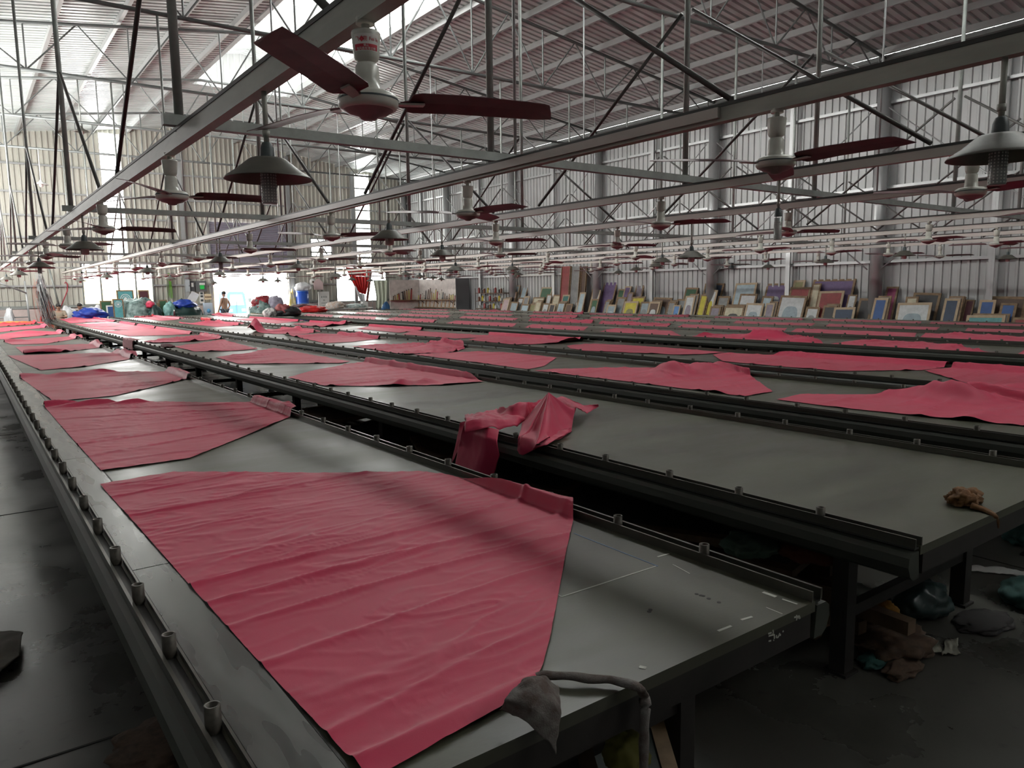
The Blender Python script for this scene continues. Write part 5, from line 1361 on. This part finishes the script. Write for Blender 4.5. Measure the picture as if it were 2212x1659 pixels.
# work benches carrying the heaps
def bench(label, x0, x1, Y, z, d=0.9):
    a, b = atY(x0, 670, Y).x, atY(x1, 670, Y).x
    t = thing('work_bench', label, 'bench', ((a + b) / 2, Y, 0)); w = b - a
    mb = MB(); mb.box((0, 0, z - 0.02), (w, d, 0.04)); mb.build('bench_top', M_WHITE, t)
    for sx in (-1, 1):
        for sy in (-1, 1):
            mb = MB(); mb.box((sx * (w / 2 - 0.06), sy * (d / 2 - 0.06), (z - 0.04) / 2), (0.05, 0.05, z - 0.04)); mb.build('leg', M_PIPE, t)
    return t
crumple('blue_fabric', 'bright blue fabric heap at the far end of the second table', 'fabric heap', 160, 232, 667, 686, 32.5, M_BLUE, 3, 0.35, 0.4)
crumple('orange_fabric', 'orange-red fabric heap beside the seated person in beige', 'fabric heap', 98, 123, 659, 682, 34.45, M_ORANGE, 5, 0.2)
crumple('white_plastic', 'white plastic sheeting heap behind the seated person in beige', 'plastic sheeting', 124, 172, 668, 684, 34.5, M_WPL, 6, 0.2)
crumple('white_plastic', 'white plastic sheeting heap behind the person in black', 'plastic sheeting', 184, 230, 664, 684, 34.5, M_WPL, 7, 0.2)
crumple('green_fabric', 'huge dark green tarpaulin heap behind the third table end', 'tarpaulin heap', 252, 350, 650, 690, 33.55, M_GREEN, 9, 0.45, 0.35, 3.2)
crumple('green_fabric', 'low dark green cloth heap beside the huge tarpaulin heap', 'fabric heap', 318, 352, 664, 692, 33.2, M_GREEN2, 10, 0.3)
crumple('red_fabric', 'small pink-red cloth lying over the huge tarpaulin heap', 'fabric', 314, 334, 651, 662, 33.3, M_CLOTH, 12, 0.2, on=True)
crumple('green_fabric', 'dark green fabric stack under a blue cloth, left of the doorway', 'fabric stack', 358, 442, 655, 690, 33.6, M_GREEN2, 14, 0.5, 0.25, 3)
crumple('blue_fabric', 'blue cloth spread on the green stack left of the doorway', 'fabric', 372, 424, 648, 662, 33.6, M_BLUE, 15, 0.4, on=True)
crumple('teal_fabric', 'pale teal cloth drooping over the left of the green stack', 'fabric', 354, 380, 654, 680, 33.25, mat('pale_teal', (0.22, 0.48, 0.45), 0.5, noise_amt=0.4, nscale=8), 16, 0.15, on=True)
crumple('green_fabric', 'big dark green cloth heap right of the doorway truck', 'fabric heap', 538, 606, 646, 690, 33.4, M_GREEN, 18, 0.5, 0.3, 3)
crumple('red_fabric', 'maroon and red cloth crowning the heap right of the doorway', 'fabric', 545, 592, 640, 664, 33.4, mat('crimson_cloth', (0.35, 0.03, 0.04), 0.5, noise_amt=0.5, nscale=6), 19, 0.35, on=True)
crumple('lilac_fabric', 'lilac-grey folded cloth on the right flank of the red-green heap', 'fabric', 578, 612, 641, 668, 33.1, mat('lilac_cloth', (0.42, 0.40, 0.50), 0.5, noise_amt=0.3, nscale=8), 20, 0.3, on=True)
crumple('black_fabric', 'black cloth stack at the far end of the fourth table row', 'fabric stack', 592, 652, 662, 690, 27.2, M_BLACK, 21, 0.35, 0.22, 3)
crumple('red_fabric', 'dull red cloth lying on top of the black stack', 'fabric', 594, 628, 658, 676, 27.2, mat('dull_red', (0.30, 0.07, 0.07), 0.6, noise_amt=0.4, nscale=8), 22, 0.3, on=True)
crumple('white_fabric', 'black and white cloth roll leaning on the left of the black stack', 'fabric', 570, 600, 666, 686, 27.3, mat('zebra_cloth', (0.7, 0.7, 0.68), 0.5, noise_amt=0.95, nscale=5, col2=(0.02, 0.02, 0.02)), 23, 0.3)
crumple('red_fabric', 'dark red mound on the far end of the fifth table', 'fabric heap', 627, 690, 657, 676, 31.8, pm('maroon'), 25, 0.5, 0.2)
crumple('red_fabric', 'bright red cloth folded in front of the dark red mound', 'fabric', 645, 705, 662, 676, 31.2, M_REDX, 26, 0.4, 0.35)
crumple('orange_fabric', 'orange and white scraps heap before the red banner', 'scrap heap', 706, 745, 652, 672, 33.7, mat('scraps', (0.62, 0.42, 0.30), 0.7, noise_amt=0.6, nscale=9, col2=(0.75, 0.74, 0.72)), 28, 0.3, zb_=0.845)
crumple('teal_scraps', 'teal and white scraps on the bench under the red banner', 'scrap heap', 746, 790, 656, 672, 33.8, mat('scraps_teal', (0.10, 0.25, 0.25), 0.6, noise_amt=0.7, nscale=9, col2=(0.7, 0.72, 0.7)), 29, 0.3, zb_=0.845)
crumple('blue_basket', 'dark blue basket on the floor left of the marbled board', 'basket', 822, 846, 655, 672, 33.2, mat('blue_plastic', (0.02, 0.09, 0.22), 0.4), 30, 0.25, 0.15)
bench('white bench along the end wall beneath the red banner', 700, 800, 33.8, 0.86, 0.7)
# yellow roll at the end of the first table
a, b = at(-40, 690, 0.80), at(45, 690, 0.80)
mb = MB(); mb.path([(0.45, 28.2, 0.79), (0.9, 28.25, 0.795), (1.4, 28.2, 0.79), (1.75, 28.25, 0.785)], 0.05, 12, [0.045, 0.055, 0.05, 0.03]); o = mb.build('yellow_roll', mat('yellow_cloth', (0.62, 0.33, 0.03), 0.6)); tag(o, 'yellow fabric roll lying across the far end of the first table', 'fabric roll')

# hanging bundle of shredded strips
tpp, btt = atY(84, 588, 30.4), atY(98, 700, 30.4)
t = thing('strip_bundle', 'tall bundle of white and grey shredded strips hanging beyond the first table', 'strip bundle', (tpp.x, 30.4, 0))
rr = random.Random(5)
H0 = tpp.z
for nm, m, n, zt, sp in (('white_strips', mat('white_strips', (0.55, 0.57, 0.58), 0.6, noise_amt=0.4, nscale=20), 90, H0, 0.24), ('dark_strips', mat('dark_strips', (0.10, 0.11, 0.12), 0.6), 34, H0 - 0.1, 0.22), ('orange_strips', M_ORANGE, 12, H0 - 0.15, 0.20), ('red_strips', M_REDX, 6, 1.0, 0.2)):
    mb = MB()
    for i in range(n):
        a = rr.uniform(0, 2 * PI); off = rr.uniform(0.02, 1.0)
        zs, ze = zt - rr.uniform(0, 0.5 if zt > 1.5 else 0.2), rr.uniform(0.4, 0.95)
        pts = []
        for k in range(7):
            u = k / 6; rad = sp * off * (0.25 + 0.75 * math.sin(min(1, u * 1.3) * PI / 2)) + 0.03
            shift = -0.12 if nm == 'orange_strips' else 0.0
            pts.append((shift + rad * math.cos(a + 0.4 * u) + 0.02 * math.sin(9 * u + i) + 0.16 * u, rad * math.sin(a + 0.4 * u), zs + (ze - zs) * u))
        w = rr.uniform(0.025, 0.05)
        for p_, q_ in zip(pts[:-1], pts[1:]): mb.bar(p_, q_, w, 0.003)
    tag(mb.build(nm, m, t), kind='stuff')
mb = MB(); mb.tube((0, 0, H0 - 0.3), (0, 0, 2.48), 0.012, 6); mb.build('hanging_cord', M_PIPE, t)
# steel rack at the far left
t = thing('steel_rack', 'pale steel pipe rack with cross bars in the far left corner', 'rack', (atY(55, 650, 33.6).x, 33.6, 0))
xr0 = atY(32, 600, 33.6).x - t.location.x; xr1 = atY(56, 600, 33.6).x - t.location.x
for x0, x1 in ((xr1 - 0.05, xr1), (-1.6, -1.6)):
    mb = MB(); mb.tube((x1, 0, 0), (x0, 0, 2.2), 0.035, 10); mb.build('post', M_STEEL, t)
for z in (0.85, 1.15, 1.45):
    mb = MB(); mb.tube((-1.6, 0, z), (xr1, 0, z), 0.02, 8); mb.build('cross_bar', M_STEEL, t)
mb = MB(); mb.tube((-1.2, -0.05, 2.35), (xr1 - 0.03, -0.05, 1.75), 0.03, 8); mb.build('brace', M_STEEL, t)
crumple('clear_plastic', 'clear plastic bag on the rack in the far left corner', 'bag', 8, 34, 670, 686, 33.5, M_WPL, 33, 0.2)
# red cord hung on the end wall
pa, pb = atY(143, 615, 34.85), atY(132, 662, 34.85)
mb = MB(); mb.path(chain_pts([pa + Vector((-0.05, 0, 0.05)), pa + Vector((0, 0, 0.12)), pa + Vector((0.05, 0, 0)), pa + Vector((0.02, 0, -0.25)), pb], 18), 0.02, 6); o = mb.build('wall_rope', mat('red_rope', (0.35, 0.03, 0.05), 0.6)); tag(o, 'dark red rope hanging in a loop on the end wall', 'rope')
mb = MB(); pa, pb = atY(106, 580, 34.7), atY(127, 658, 34.7); mb.tube(pa, pb, 0.035, 8); o = mb.build('wall_prop', M_PIPE); tag(o, 'slanting grey pipe standing against the end wall left of the window', 'pipe')

def end_screen(label, x0, x1, y0_, y1_, Y, ck, wood=None, tilt=0.15, mark=None):
    a, b = atY(x0, y1_, Y), atY(x1, y1_, Y); zt = atY(x0, y0_, Y).z
    w = b.x - a.x; zb = 0.0; h = zt / math.cos(tilt)
    t = make_screen('screen_frame', label, 'screen frame', w, h, pm(ck), 0.05, 0.03, wood or M_WOOD, 'screens standing before the end wall')
    t.location = ((a.x + b.x) / 2, Y, zb); t.rotation_euler = (0, tilt, RAD(90))
    if mark:
        mc = [c for c in t.children if c.name.startswith('mesh_cloth')][0]
        for r0, r1 in ((0.30, 0.265), (0.19, 0.16), (0.09, 0.0)):
            mb = MB(); n = 28; R = min(w, h)
            vs = []
            for i in range(n):
                an = 2 * PI * i / n
                vs += [(-0.014, r0 * R * math.cos(an), h - w * 0.55 + r0 * R * math.sin(an)), (-0.014, r1 * R * math.cos(an), h - w * 0.55 + r1 * R * math.sin(an))]
            mb.add(vs, [(2 * i, 2 * i + 1, (2 * i + 3) % (2 * n), (2 * i + 2) % (2 * n)) for i in range(n)]); mb.build('printed_ring', M_WHITE, mc)
    return t
PAL['aqua'] = (0.10, 0.36, 0.38)
end_screen('aqua screen frame with a white round print before the end wall window', 256, 293, 627, 662, 34.3, 'aqua', mark=True)
end_screen('aqua screen frame leaning left of the huge tarpaulin heap', 247, 271, 646, 684, 33.05, 'aqua', mark=True)
end_screen('small white-edged screen frame left of the leaning aqua frame', 232, 250, 660, 680, 33.3, 'blue', M_WHITE)
end_screen('dark plum screen frame standing right of the aqua one with round print', 303, 326, 627, 656, 34.4, 'maroon')
end_screen('dark green screen board left of the leaning aqua frame', 219, 245, 650, 676, 34.2, 'green')
end_screen('tall dark green board standing left of the blue-topped green stack', 347, 366, 648, 692, 33.9, 'green')
end_screen('greenish board half hidden beside the dark green board', 334, 348, 655, 690, 34.3, 'olive')
# green ribbons hung on the end wall
p0, p1 = atY(366, 590, 34.8), atY(366, 645, 34.8)
t = thing('ribbon_bunch', 'bunch of bright green ribbons hanging on the end wall left of the doorway', 'ribbons', (p0.x, 34.8, 0))
rr = random.Random(9)
for nm, m, n in (('bright_ribbon', mat('lime_ribbon', (0.22, 0.62, 0.03), 0.5), 12), ('dark_ribbon', mat('moss_ribbon', (0.08, 0.16, 0.05), 0.6), 8)):
    for i in range(n):
        mb = MB(); dx = rr.uniform(-0.17, 0.17) if nm[0] == 'd' else rr.uniform(-0.09, 0.09); zl = p1.z + rr.uniform(0, 0.5) * abs(dx) * 6
        mb.bar((dx * 0.5, rr.uniform(-0.05, 0.05), p0.z), (dx, rr.uniform(-0.05, 0.03), max(zl, p1.z)), 0.035, 0.004); mb.build(nm, m, t)
mb = MB(); mb.tube((-0.2, 0.05, p0.z), (0.2, 0.05, p0.z), 0.012, 6); mb.build('peg', M_PIPE, t)

def wallbox(name, label, cat, x0, x1, y0_, y1_, m, d=0.18, Y=34.86):
    a, b = atY(x0, y0_, Y), atY(x1, y1_, Y)
    t = thing(name, label, cat, ((a.x + b.x) / 2, Y, b.z))
    w, h = b.x - a.x, a.z - b.z
    mb = MB(); mb.box((0, -d / 2, h / 2), (w, d, h)); mb.build('housing', m, t)
    return t, w, h, d
M_LGREY = mat('light_grey_enamel', (0.42, 0.46, 0.48), 0.45)
t, w, h, d = wallbox('electric_cabinet', 'light grey electric cabinet on the end wall left of the doorway', 'electric cabinet', 399, 409, 605, 630, M_LGREY)
mb = MB(); mb.box((0, -d - 0.008, h / 2), (w * 0.9, 0.012, h * 0.92)); dd = mb.build('door', M_LGREY, t); mb = MB(); mb.box((w * 0.3, -d - 0.02, h / 2), (0.02, 0.02, 0.06)); mb.build('latch', M_SHADEB, dd)
t, w, h, d = wallbox('meter_board', 'dark meter board with a white card beside the grey electric cabinet', 'meter board', 409, 420, 607, 629, mat('dark_board', (0.06, 0.06, 0.065), 0.6), 0.1)
mb = MB(); mb.box((0, -d - 0.004, h * 0.62), (w * 0.5, 0.008, h * 0.4)); mb.build('white_card', M_WHITE, t)
t, w, h, d = wallbox('switch_panel', 'grey switch panel with a green cover next to the doorway edge', 'switch panel', 421, 446, 607, 630, mat('panel_grey', (0.13, 0.135, 0.14), 0.6), 0.06)
mb = MB(); mb.box((w * 0.08, -d - 0.03, h * 0.42), (w * 0.36, 0.06, h * 0.36)); mb.build('green_cover', mat('bright_green', (0.03, 0.55, 0.10), 0.4), t)
mb = MB(); mb.box((w * 0.1, -d - 0.02, h * 0.72), (w * 0.5, 0.04, h * 0.2)); mb.build('white_strip', M_WHITE, t)
t, w, h, d = wallbox('notice_board', 'narrow notice board with dark pictures below the switch panel', 'notice board', 430, 441, 630, 655, M_WHITE, 0.04)
for q in (0.25, 0.6, 0.85):
    mb = MB(); mb.box((0, -d - 0.003, h * q), (w * 0.6, 0.006, h * 0.18)); mb.build('picture', M_SHADEB, t)
t, w, h, d = wallbox('cream_sign', 'cream sign plate with a line of dark marks next to the doorway', 'sign', 441, 458, 635, 647, mat('cream_plate', (0.62, 0.52, 0.36), 0.6), 0.03)
for q in range(7):
    mb = MB(); mb.box((-w * 0.38 + w * 0.76 * q / 6, -d - 0.003, h * 0.45), (w * 0.07, 0.006, h * 0.3)); mb.build('letter_mark', M_WOODDK, t)
a = atY(412, 655, 34.3)
t = thing('carton', 'open brown carton with a white sheet above the green stack', 'carton', (a.x, 34.3, 0.72))
mb = MB(); mb.box((0, 0, 0.30), (0.5, 0.4, 0.55)); mb.build('box', mat('carton', (0.50, 0.42, 0.32), 0.8), t)
mb = MB(); mb.box((0.1, -0.1, 0.78), (0.34, 0.02, 0.42), (0.3, 0.5, 0)); mb.build('flap', M_WHITE, t)
bench('plain bench under the brown carton left of the doorway', 395, 445, 34.3, 0.72, 0.6)
a = atY(449, 664, 33.7)
t = thing('blue_bag', 'upright light blue and white bag at the left side of the doorway', 'bag', (a.x, 33.7, 0.0))
mb = MB(); mb.box((0, 0, 0.62), (0.34, 0.22, 1.24)); mb.build('sack', mat('white_sack', (0.62, 0.72, 0.82), 0.5), t)
mb = MB(); mb.lathe([(0.0, 0.10), (0.06, 0.07), (0.09, 0.0), (0.06, -0.07), (0.0, -0.1)], (0, -0.1, 0.9), 12); mb.build('blue_print', mat('print_blue', (0.15, 0.45, 0.75), 0.5), t)
p = atY(430, 676, 32.3)
t = thing('red_bottle', 'small dark red bottle standing at the fourth table end', 'bottle', (TX[3][0] + 0.14, 32.3, 0.752))
mb = MB(); mb.lathe([(0, 0), (0.035, 0), (0.035, 0.16), (0.02, 0.19), (0.02, 0.21)], n=12); mb.build('body', pm('maroon'), t)
mb = MB(); mb.lathe([(0.022, 0.20), (0.022, 0.25), (0, 0.25)], n=10); mb.build('cap', M_WHITE, t)

# blue drum with a white sack on top
a, b = atY(641, 657, 34.1), atY(667, 657, 34.1); r = (b.x - a.x) / 2; zt = atY(652, 628, 34.1).z
t = thing('blue_drum', 'tall blue drum standing right of the bright doorway', 'drum', ((a.x + b.x) / 2, 34.1, 0))
mb = MB(); mb.lathe([(0, 0), (r, 0), (r, zt), (r * 0.95, zt), (r * 0.95, zt - 0.03), (0, zt - 0.03)], n=28); mb.build('shell', mat('drum_blue', (0.02, 0.08, 0.42), 0.3), t)
for z in (zt * 0.33, zt * 0.66, zt - 0.02):
    mb = MB(); mb.lathe([(r, z - 0.02), (r + 0.015, z), (r, z + 0.02)], n=28); mb.build('hoop', mat('hoop_blue_%d' % int(z * 100), (0.12, 0.22, 0.55), 0.3), t)
heap('white_sack', 'white sack slumped over the top of the blue drum', 'sack', ((a.x + b.x) / 2 + 0.05, 34.1, zt), (0.36, 0.3, 0.24), M_WPL, 41, 0.25)
crumple('yellow_white_bag', 'white and yellow bag on the floor left of the blue drum', 'bag', 622, 641, 634, 660, 34.3, mat('yw_bag', (0.75, 0.70, 0.55), 0.5, noise_amt=0.5, nscale=5, col2=(0.7, 0.5, 0.06)), 42, 0.2)
a, b = atY(687, 630, 34.2), atY(712, 668, 34.2)
t = thing('white_notice_sign', 'standing white notice board with dark characters right of the blue drum', 'sign', ((a.x + b.x) / 2, 34.2, 0.0))
w, zt, zb = b.x - a.x, a.z, b.z
mb = MB(); mb.box((0, 0, (zt + zb) / 2), (w, 0.05, zt - zb)); mb.build('panel_face', M_WHITE, t)
for sx in (-1, 1):
    mb = MB(); mb.box((sx * w * 0.42, 0.02, zb / 2), (0.04, 0.04, zb)); mb.build('leg', M_PIPE, t)
def glyph(cx, cz, s, seed):
    r_ = random.Random(seed); mb = MB()
    for q in range(3): mb.box((cx, -0.027, cz + s * (q - 1) * 0.36), (s * r_.uniform(0.6, 1), 0.003, s * 0.13))
    for q in range(2): mb.box((cx + s * (q - 0.5) * r_.uniform(0.4, 0.8), -0.027, cz), (s * 0.13, 0.003, s * r_.uniform(0.7, 1)))
    mb.build('character', M_SHADEB, t)
for i in range(3): glyph((i - 1) * w * 0.2, zb + (zt - zb) * 0.70, 0.075, i)
glyph(0, zb + (zt - zb) * 0.52, 0.075, 5)
for i in range(4): glyph((i - 1.5) * w * 0.13, zb + (zt - zb) * 0.36, 0.055, 7 + i)
for i in range(5): glyph(-w * 0.12 + i * w * 0.11, zb + (zt - zb) * 0.2, 0.04, 20 + i)
a = atY(687, 612, 34.7)
t = thing('hung_shirt', 'pale pink shirt on a hanger on the wall right of the blue drum', 'shirt', (a.x, 34.7, 0))
z0, z1 = atY(687, 602, 34.7).z, atY(687, 626, 34.7).z
mb = MB(); mb.add([(-0.05, 0, z0), (0.05, 0, z0), (0.24, -0.02, z0 - 0.2), (0.22, -0.05, z1), (-0.22, -0.05, z1), (-0.24, -0.02, z0 - 0.2)], [(0, 1, 2, 3, 4, 5)])
o = mb.build('cloth', mat('pale_pink', (0.66, 0.50, 0.50), 0.8), t); thick(o, 0.05)
mb = MB(); mb.path([(0, 0, z0), (0, 0, z0 + 0.08), (0.03, 0.05, z0 + 0.12)], 0.008, 6); mb.build('hook', M_PIPE, t)
a = atY(675, 609, 34.75)
t = thing('wall_fan', 'small round pale wall fan left of the hanging shirt', 'wall fan', (a.x, 34.75, a.z)); t.rotation_euler = (RAD(90), 0, 0)
mb = MB(); mb.lathe([(0.0, 0.05), (0.08, 0.07), (0.15, 0.02), (0.155, 0.0), (0.14, -0.03), (0.0, -0.04)], n=22); mb.build('guard', M_WHITE, t)
mb = MB(); mb.lathe([(0.0, 0.085), (0.04, 0.08), (0.045, 0.06)], n=14); mb.build('hub', M_WOODDK, t)

# red banner tied up in front of the right end window
def bq(x, y, Y=34.3): return atY(x, y, Y)
mb = MB()
far_ = [bq(746, 577), bq(775, 580), bq(803, 583)]; near_ = [bq(776, 632), bq(783, 634), bq(790, 636)]
P = coons(far_, near_, [bq(746, 577), bq(752, 590), bq(764, 615), bq(776, 632)], [bq(803, 583), bq(798, 610), bq(790, 636)], 44, 26)
for j, row in enumerate(P):
    for i, q in enumerate(row): q.y += 0.05 * math.sin(i * 0.9) * (0.4 + j / 26)
mb.grid(P, 26, 44)
t = thing('red_banner', 'bright red banner gathered to a point before the right end window', 'banner', (0, 0, 0))
o = mb.build('red_cloth', M_REDX, t); thick(o, 0.006)
mb = MB(); P = coons([bq(764, 612), bq(776, 633), bq(788, 636)], [bq(782, 658), bq(786, 662), bq(789, 662)], [bq(764, 612), bq(772, 636), bq(782, 658)], [bq(788, 636), bq(789, 662)], 16, 16)
for j, row in enumerate(P):
    for i, q in enumerate(row): q.y += -0.02 + 0.04 * math.sin(i * 1.3)
mb.grid(P, 16, 16); o = mb.build('white_end', M_WPL, t); thick(o, 0.006)
mb = MB(); P = coons([bq(797, 590), bq(803, 584)], [bq(788, 660), bq(793, 660)], [bq(797, 590), bq(788, 660)], [bq(803, 584), bq(793, 660)], 5, 16)
for row in P:
    for q in row: q.y -= 0.06
mb.grid(P, 16, 5); o = mb.build('brown_border', mat('brown_border', (0.16, 0.05, 0.04), 0.6), t); thick(o, 0.006)
mb = MB(); mb.tube(bq(742, 577) , bq(808, 583), 0.012, 6); mb.build('rope', M_PIPE, t)
for q_ in (bq(742, 577), bq(808, 583)):
    mb = MB(); mb.tube(q_, (q_.x, YE - 0.01, q_.z + 0.05), 0.012, 6); mb.build('wall_hook', M_PIPE, t)
mb = MB(); P = coons([bq(807, 606, 33.9), bq(838, 606, 33.9)], [bq(812, 668, 33.9), bq(836, 668, 33.9)], [bq(807, 606, 33.9), bq(813, 640, 33.9), bq(812, 668, 33.9)], [bq(838, 606, 33.9), bq(836, 668, 33.9)], 26, 12)
for j, row in enumerate(P):
    for i, q in enumerate(row): q.y += 0.06 * math.sin(i * 0.8)
mb.grid(P, 12, 26); o = mb.build('pale_curtain', mat('pale_green_cloth', (0.58, 0.62, 0.50), 0.7)); thick(o, 0.006); tag(o, 'pale green cloth hanging between the red banner and the marbled board', 'curtain')
a = bq(838, 606, 33.9); b_ = bq(807, 606, 33.9)
mb = MB(); mb.tube((b_.x - 0.1, 33.9, b_.z), (a.x + 0.1, 33.9, b_.z), 0.012, 6)
for x in (b_.x - 0.1, a.x + 0.1): mb.tube((x, 33.9, 0), (x, 33.9, b_.z), 0.015, 6)
o = mb.build('clothes_rail', M_STEEL); tag(o, 'thin steel rail stand carrying the pale green cloth', 'rail stand')
a, b = atY(785, 652, 33.7), atY(797, 670, 33.7)
mb = MB(); mb.box(((a.x + b.x) / 2, 33.9, (0.88 + a.z) / 2), (b.x - a.x, 0.25, a.z - 0.86)); o = mb.build('white_carton', M_WHITE); tag(o, 'small white carton on the bench end beside the pale green cloth', 'carton')
p = atX(1578, 574, 18.9)
t = thing('wall_speaker', 'small dark box with a white lamp on the right wall girt', 'wall box', (18.83, p.y, p.z - 0.1))
mb = MB(); mb.box((-0.06, 0, 0.1), (0.12, 0.34, 0.16)); mb.build('housing', M_SHADEB, t)
mb = MB(); mb.box((-0.13, 0, 0.08), (0.03, 0.15, 0.09)); mb.build('lens', M_BULB, t)
# conduit pipes up the end wall by the electric cabinet
for x0 in (392, 403):
    a = atY(x0, 600, 34.86); mb = MB(); mb.tube((a.x, 34.86, a.z), (a.x, 34.86, 6.0), 0.03, 8); o = mb.build('conduit', M_WHITE); tag(o, 'white conduit pipe rising from the electric cabinets, %s one' % ('left' if x0 == 392 else 'right'), 'pipe', 'white conduits')

# ================================================================== outside the doorway
g = MB(); g.box((10, YE + 26, -0.06), (120, 50, 0.1)); struct('ground', g, mat('yard_concrete', (0.55, 0.54, 0.5), 0.8, noise_amt=0.15, nscale=0.5))
a, b = atY(489, 650, 41.5), atY(532, 650, 41.5); zt = atY(510, 630, 41.5).z
t = thing('truck', 'small blue and white truck seen head-on through the bright doorway', 'truck', ((a.x + b.x) / 2, 41.5, 0))
w = (b.x - a.x); M_TB = mat('truck_blue', (0.06, 0.20, 0.55), 0.4); M_TG = mat('windscreen', (0.55, 0.68, 0.75), 0.08)
mb = MB(); mb.prism([(-w / 2, 0.35), (w / 2, 0.35), (w / 2, 1.0), (w / 2 - 0.06, zt - 0.12), (w / 2 - 0.16, zt), (-w / 2 + 0.16, zt), (-w / 2 + 0.06, zt - 0.12), (-w / 2, 1.0)], 0, 1.6); mb.build('cab', M_TB, t)
mb = MB(); mb.add([(-w / 2 + 0.13, -0.01, 1.0), (w / 2 - 0.13, -0.01, 1.0), (w / 2 - 0.22, -0.01, zt - 0.16), (-w / 2 + 0.22, -0.01, zt - 0.16)], [(0, 1, 2, 3)]); o = mb.build('windscreen', M_TG, t); thick(o, 0.01)
mb = MB(); mb.box((0, -0.04, 0.45), (w, 0.1, 0.18)); mb.build('bumper', M_WHITE, t)
for s in (-1, 1):
    mb = MB(); mb.box((s * (w / 2 - 0.18), -0.03, 0.72), (0.2, 0.05, 0.14)); mb.build('headlamp', M_WPL, t)
    mb = MB(); mb.bar((s * w * 0.5, 0.0, 1.3), (s * (w * 0.5 + 0.16), -0.08, 1.3), 0.03, 0.03); mb.box((s * (w * 0.5 + 0.17), -0.08, 1.25), (0.14, 0.05, 0.24)); mb.build('wing_mirror', M_SHADEB, t)
    mb = MB(); mb.tube((s * (w / 2 - 0.02), 0.6, 0.34), (s * (w / 2 - 0.22), 0.6, 0.34), 0.34, 20); mb.build('wheel', M_BLACK, t)
    mb = MB(); mb.tube((s * (w / 2 - 0.02), 3.6, 0.34), (s * (w / 2 - 0.22), 3.6, 0.34), 0.34, 20); mb.build('wheel', M_BLACK, t)
mb = MB(); mb.box((0, 3.1, 0.95), (w + 0.1, 2.8, 0.5)); mb.build('cargo_bed', M_TB, t)
mb = MB(); mb.box((0, -0.05, 0.8), (0.03, 0.03, 0.9)); mb.build('antenna', M_SHADEB, t)
# fence and building beyond the left window
mb = MB()
for i in range(26): mb.box((4.0 + i * 0.32, 43.0, 1.0), (0.30, 0.06 + 0.05 * (i % 2), 2.0))
o = mb.build('yellow_fence', mat('fence_ochre', (0.50, 0.42, 0.20), 0.7)); tag(o, 'ochre ribbed sheet fence seen through the left end window', 'fence')
mb = MB(); mb.prism([(0.5, 0), (7.5, 0), (7.5, 2.3), (4.0, 3.0), (0.5, 2.3)], 52, 60); o = mb.build('far_shed', mat('shed_orange', (0.62, 0.42, 0.25), 0.8)); tag(o, 'pale orange shed roof behind the ochre fence outside', 'shed')
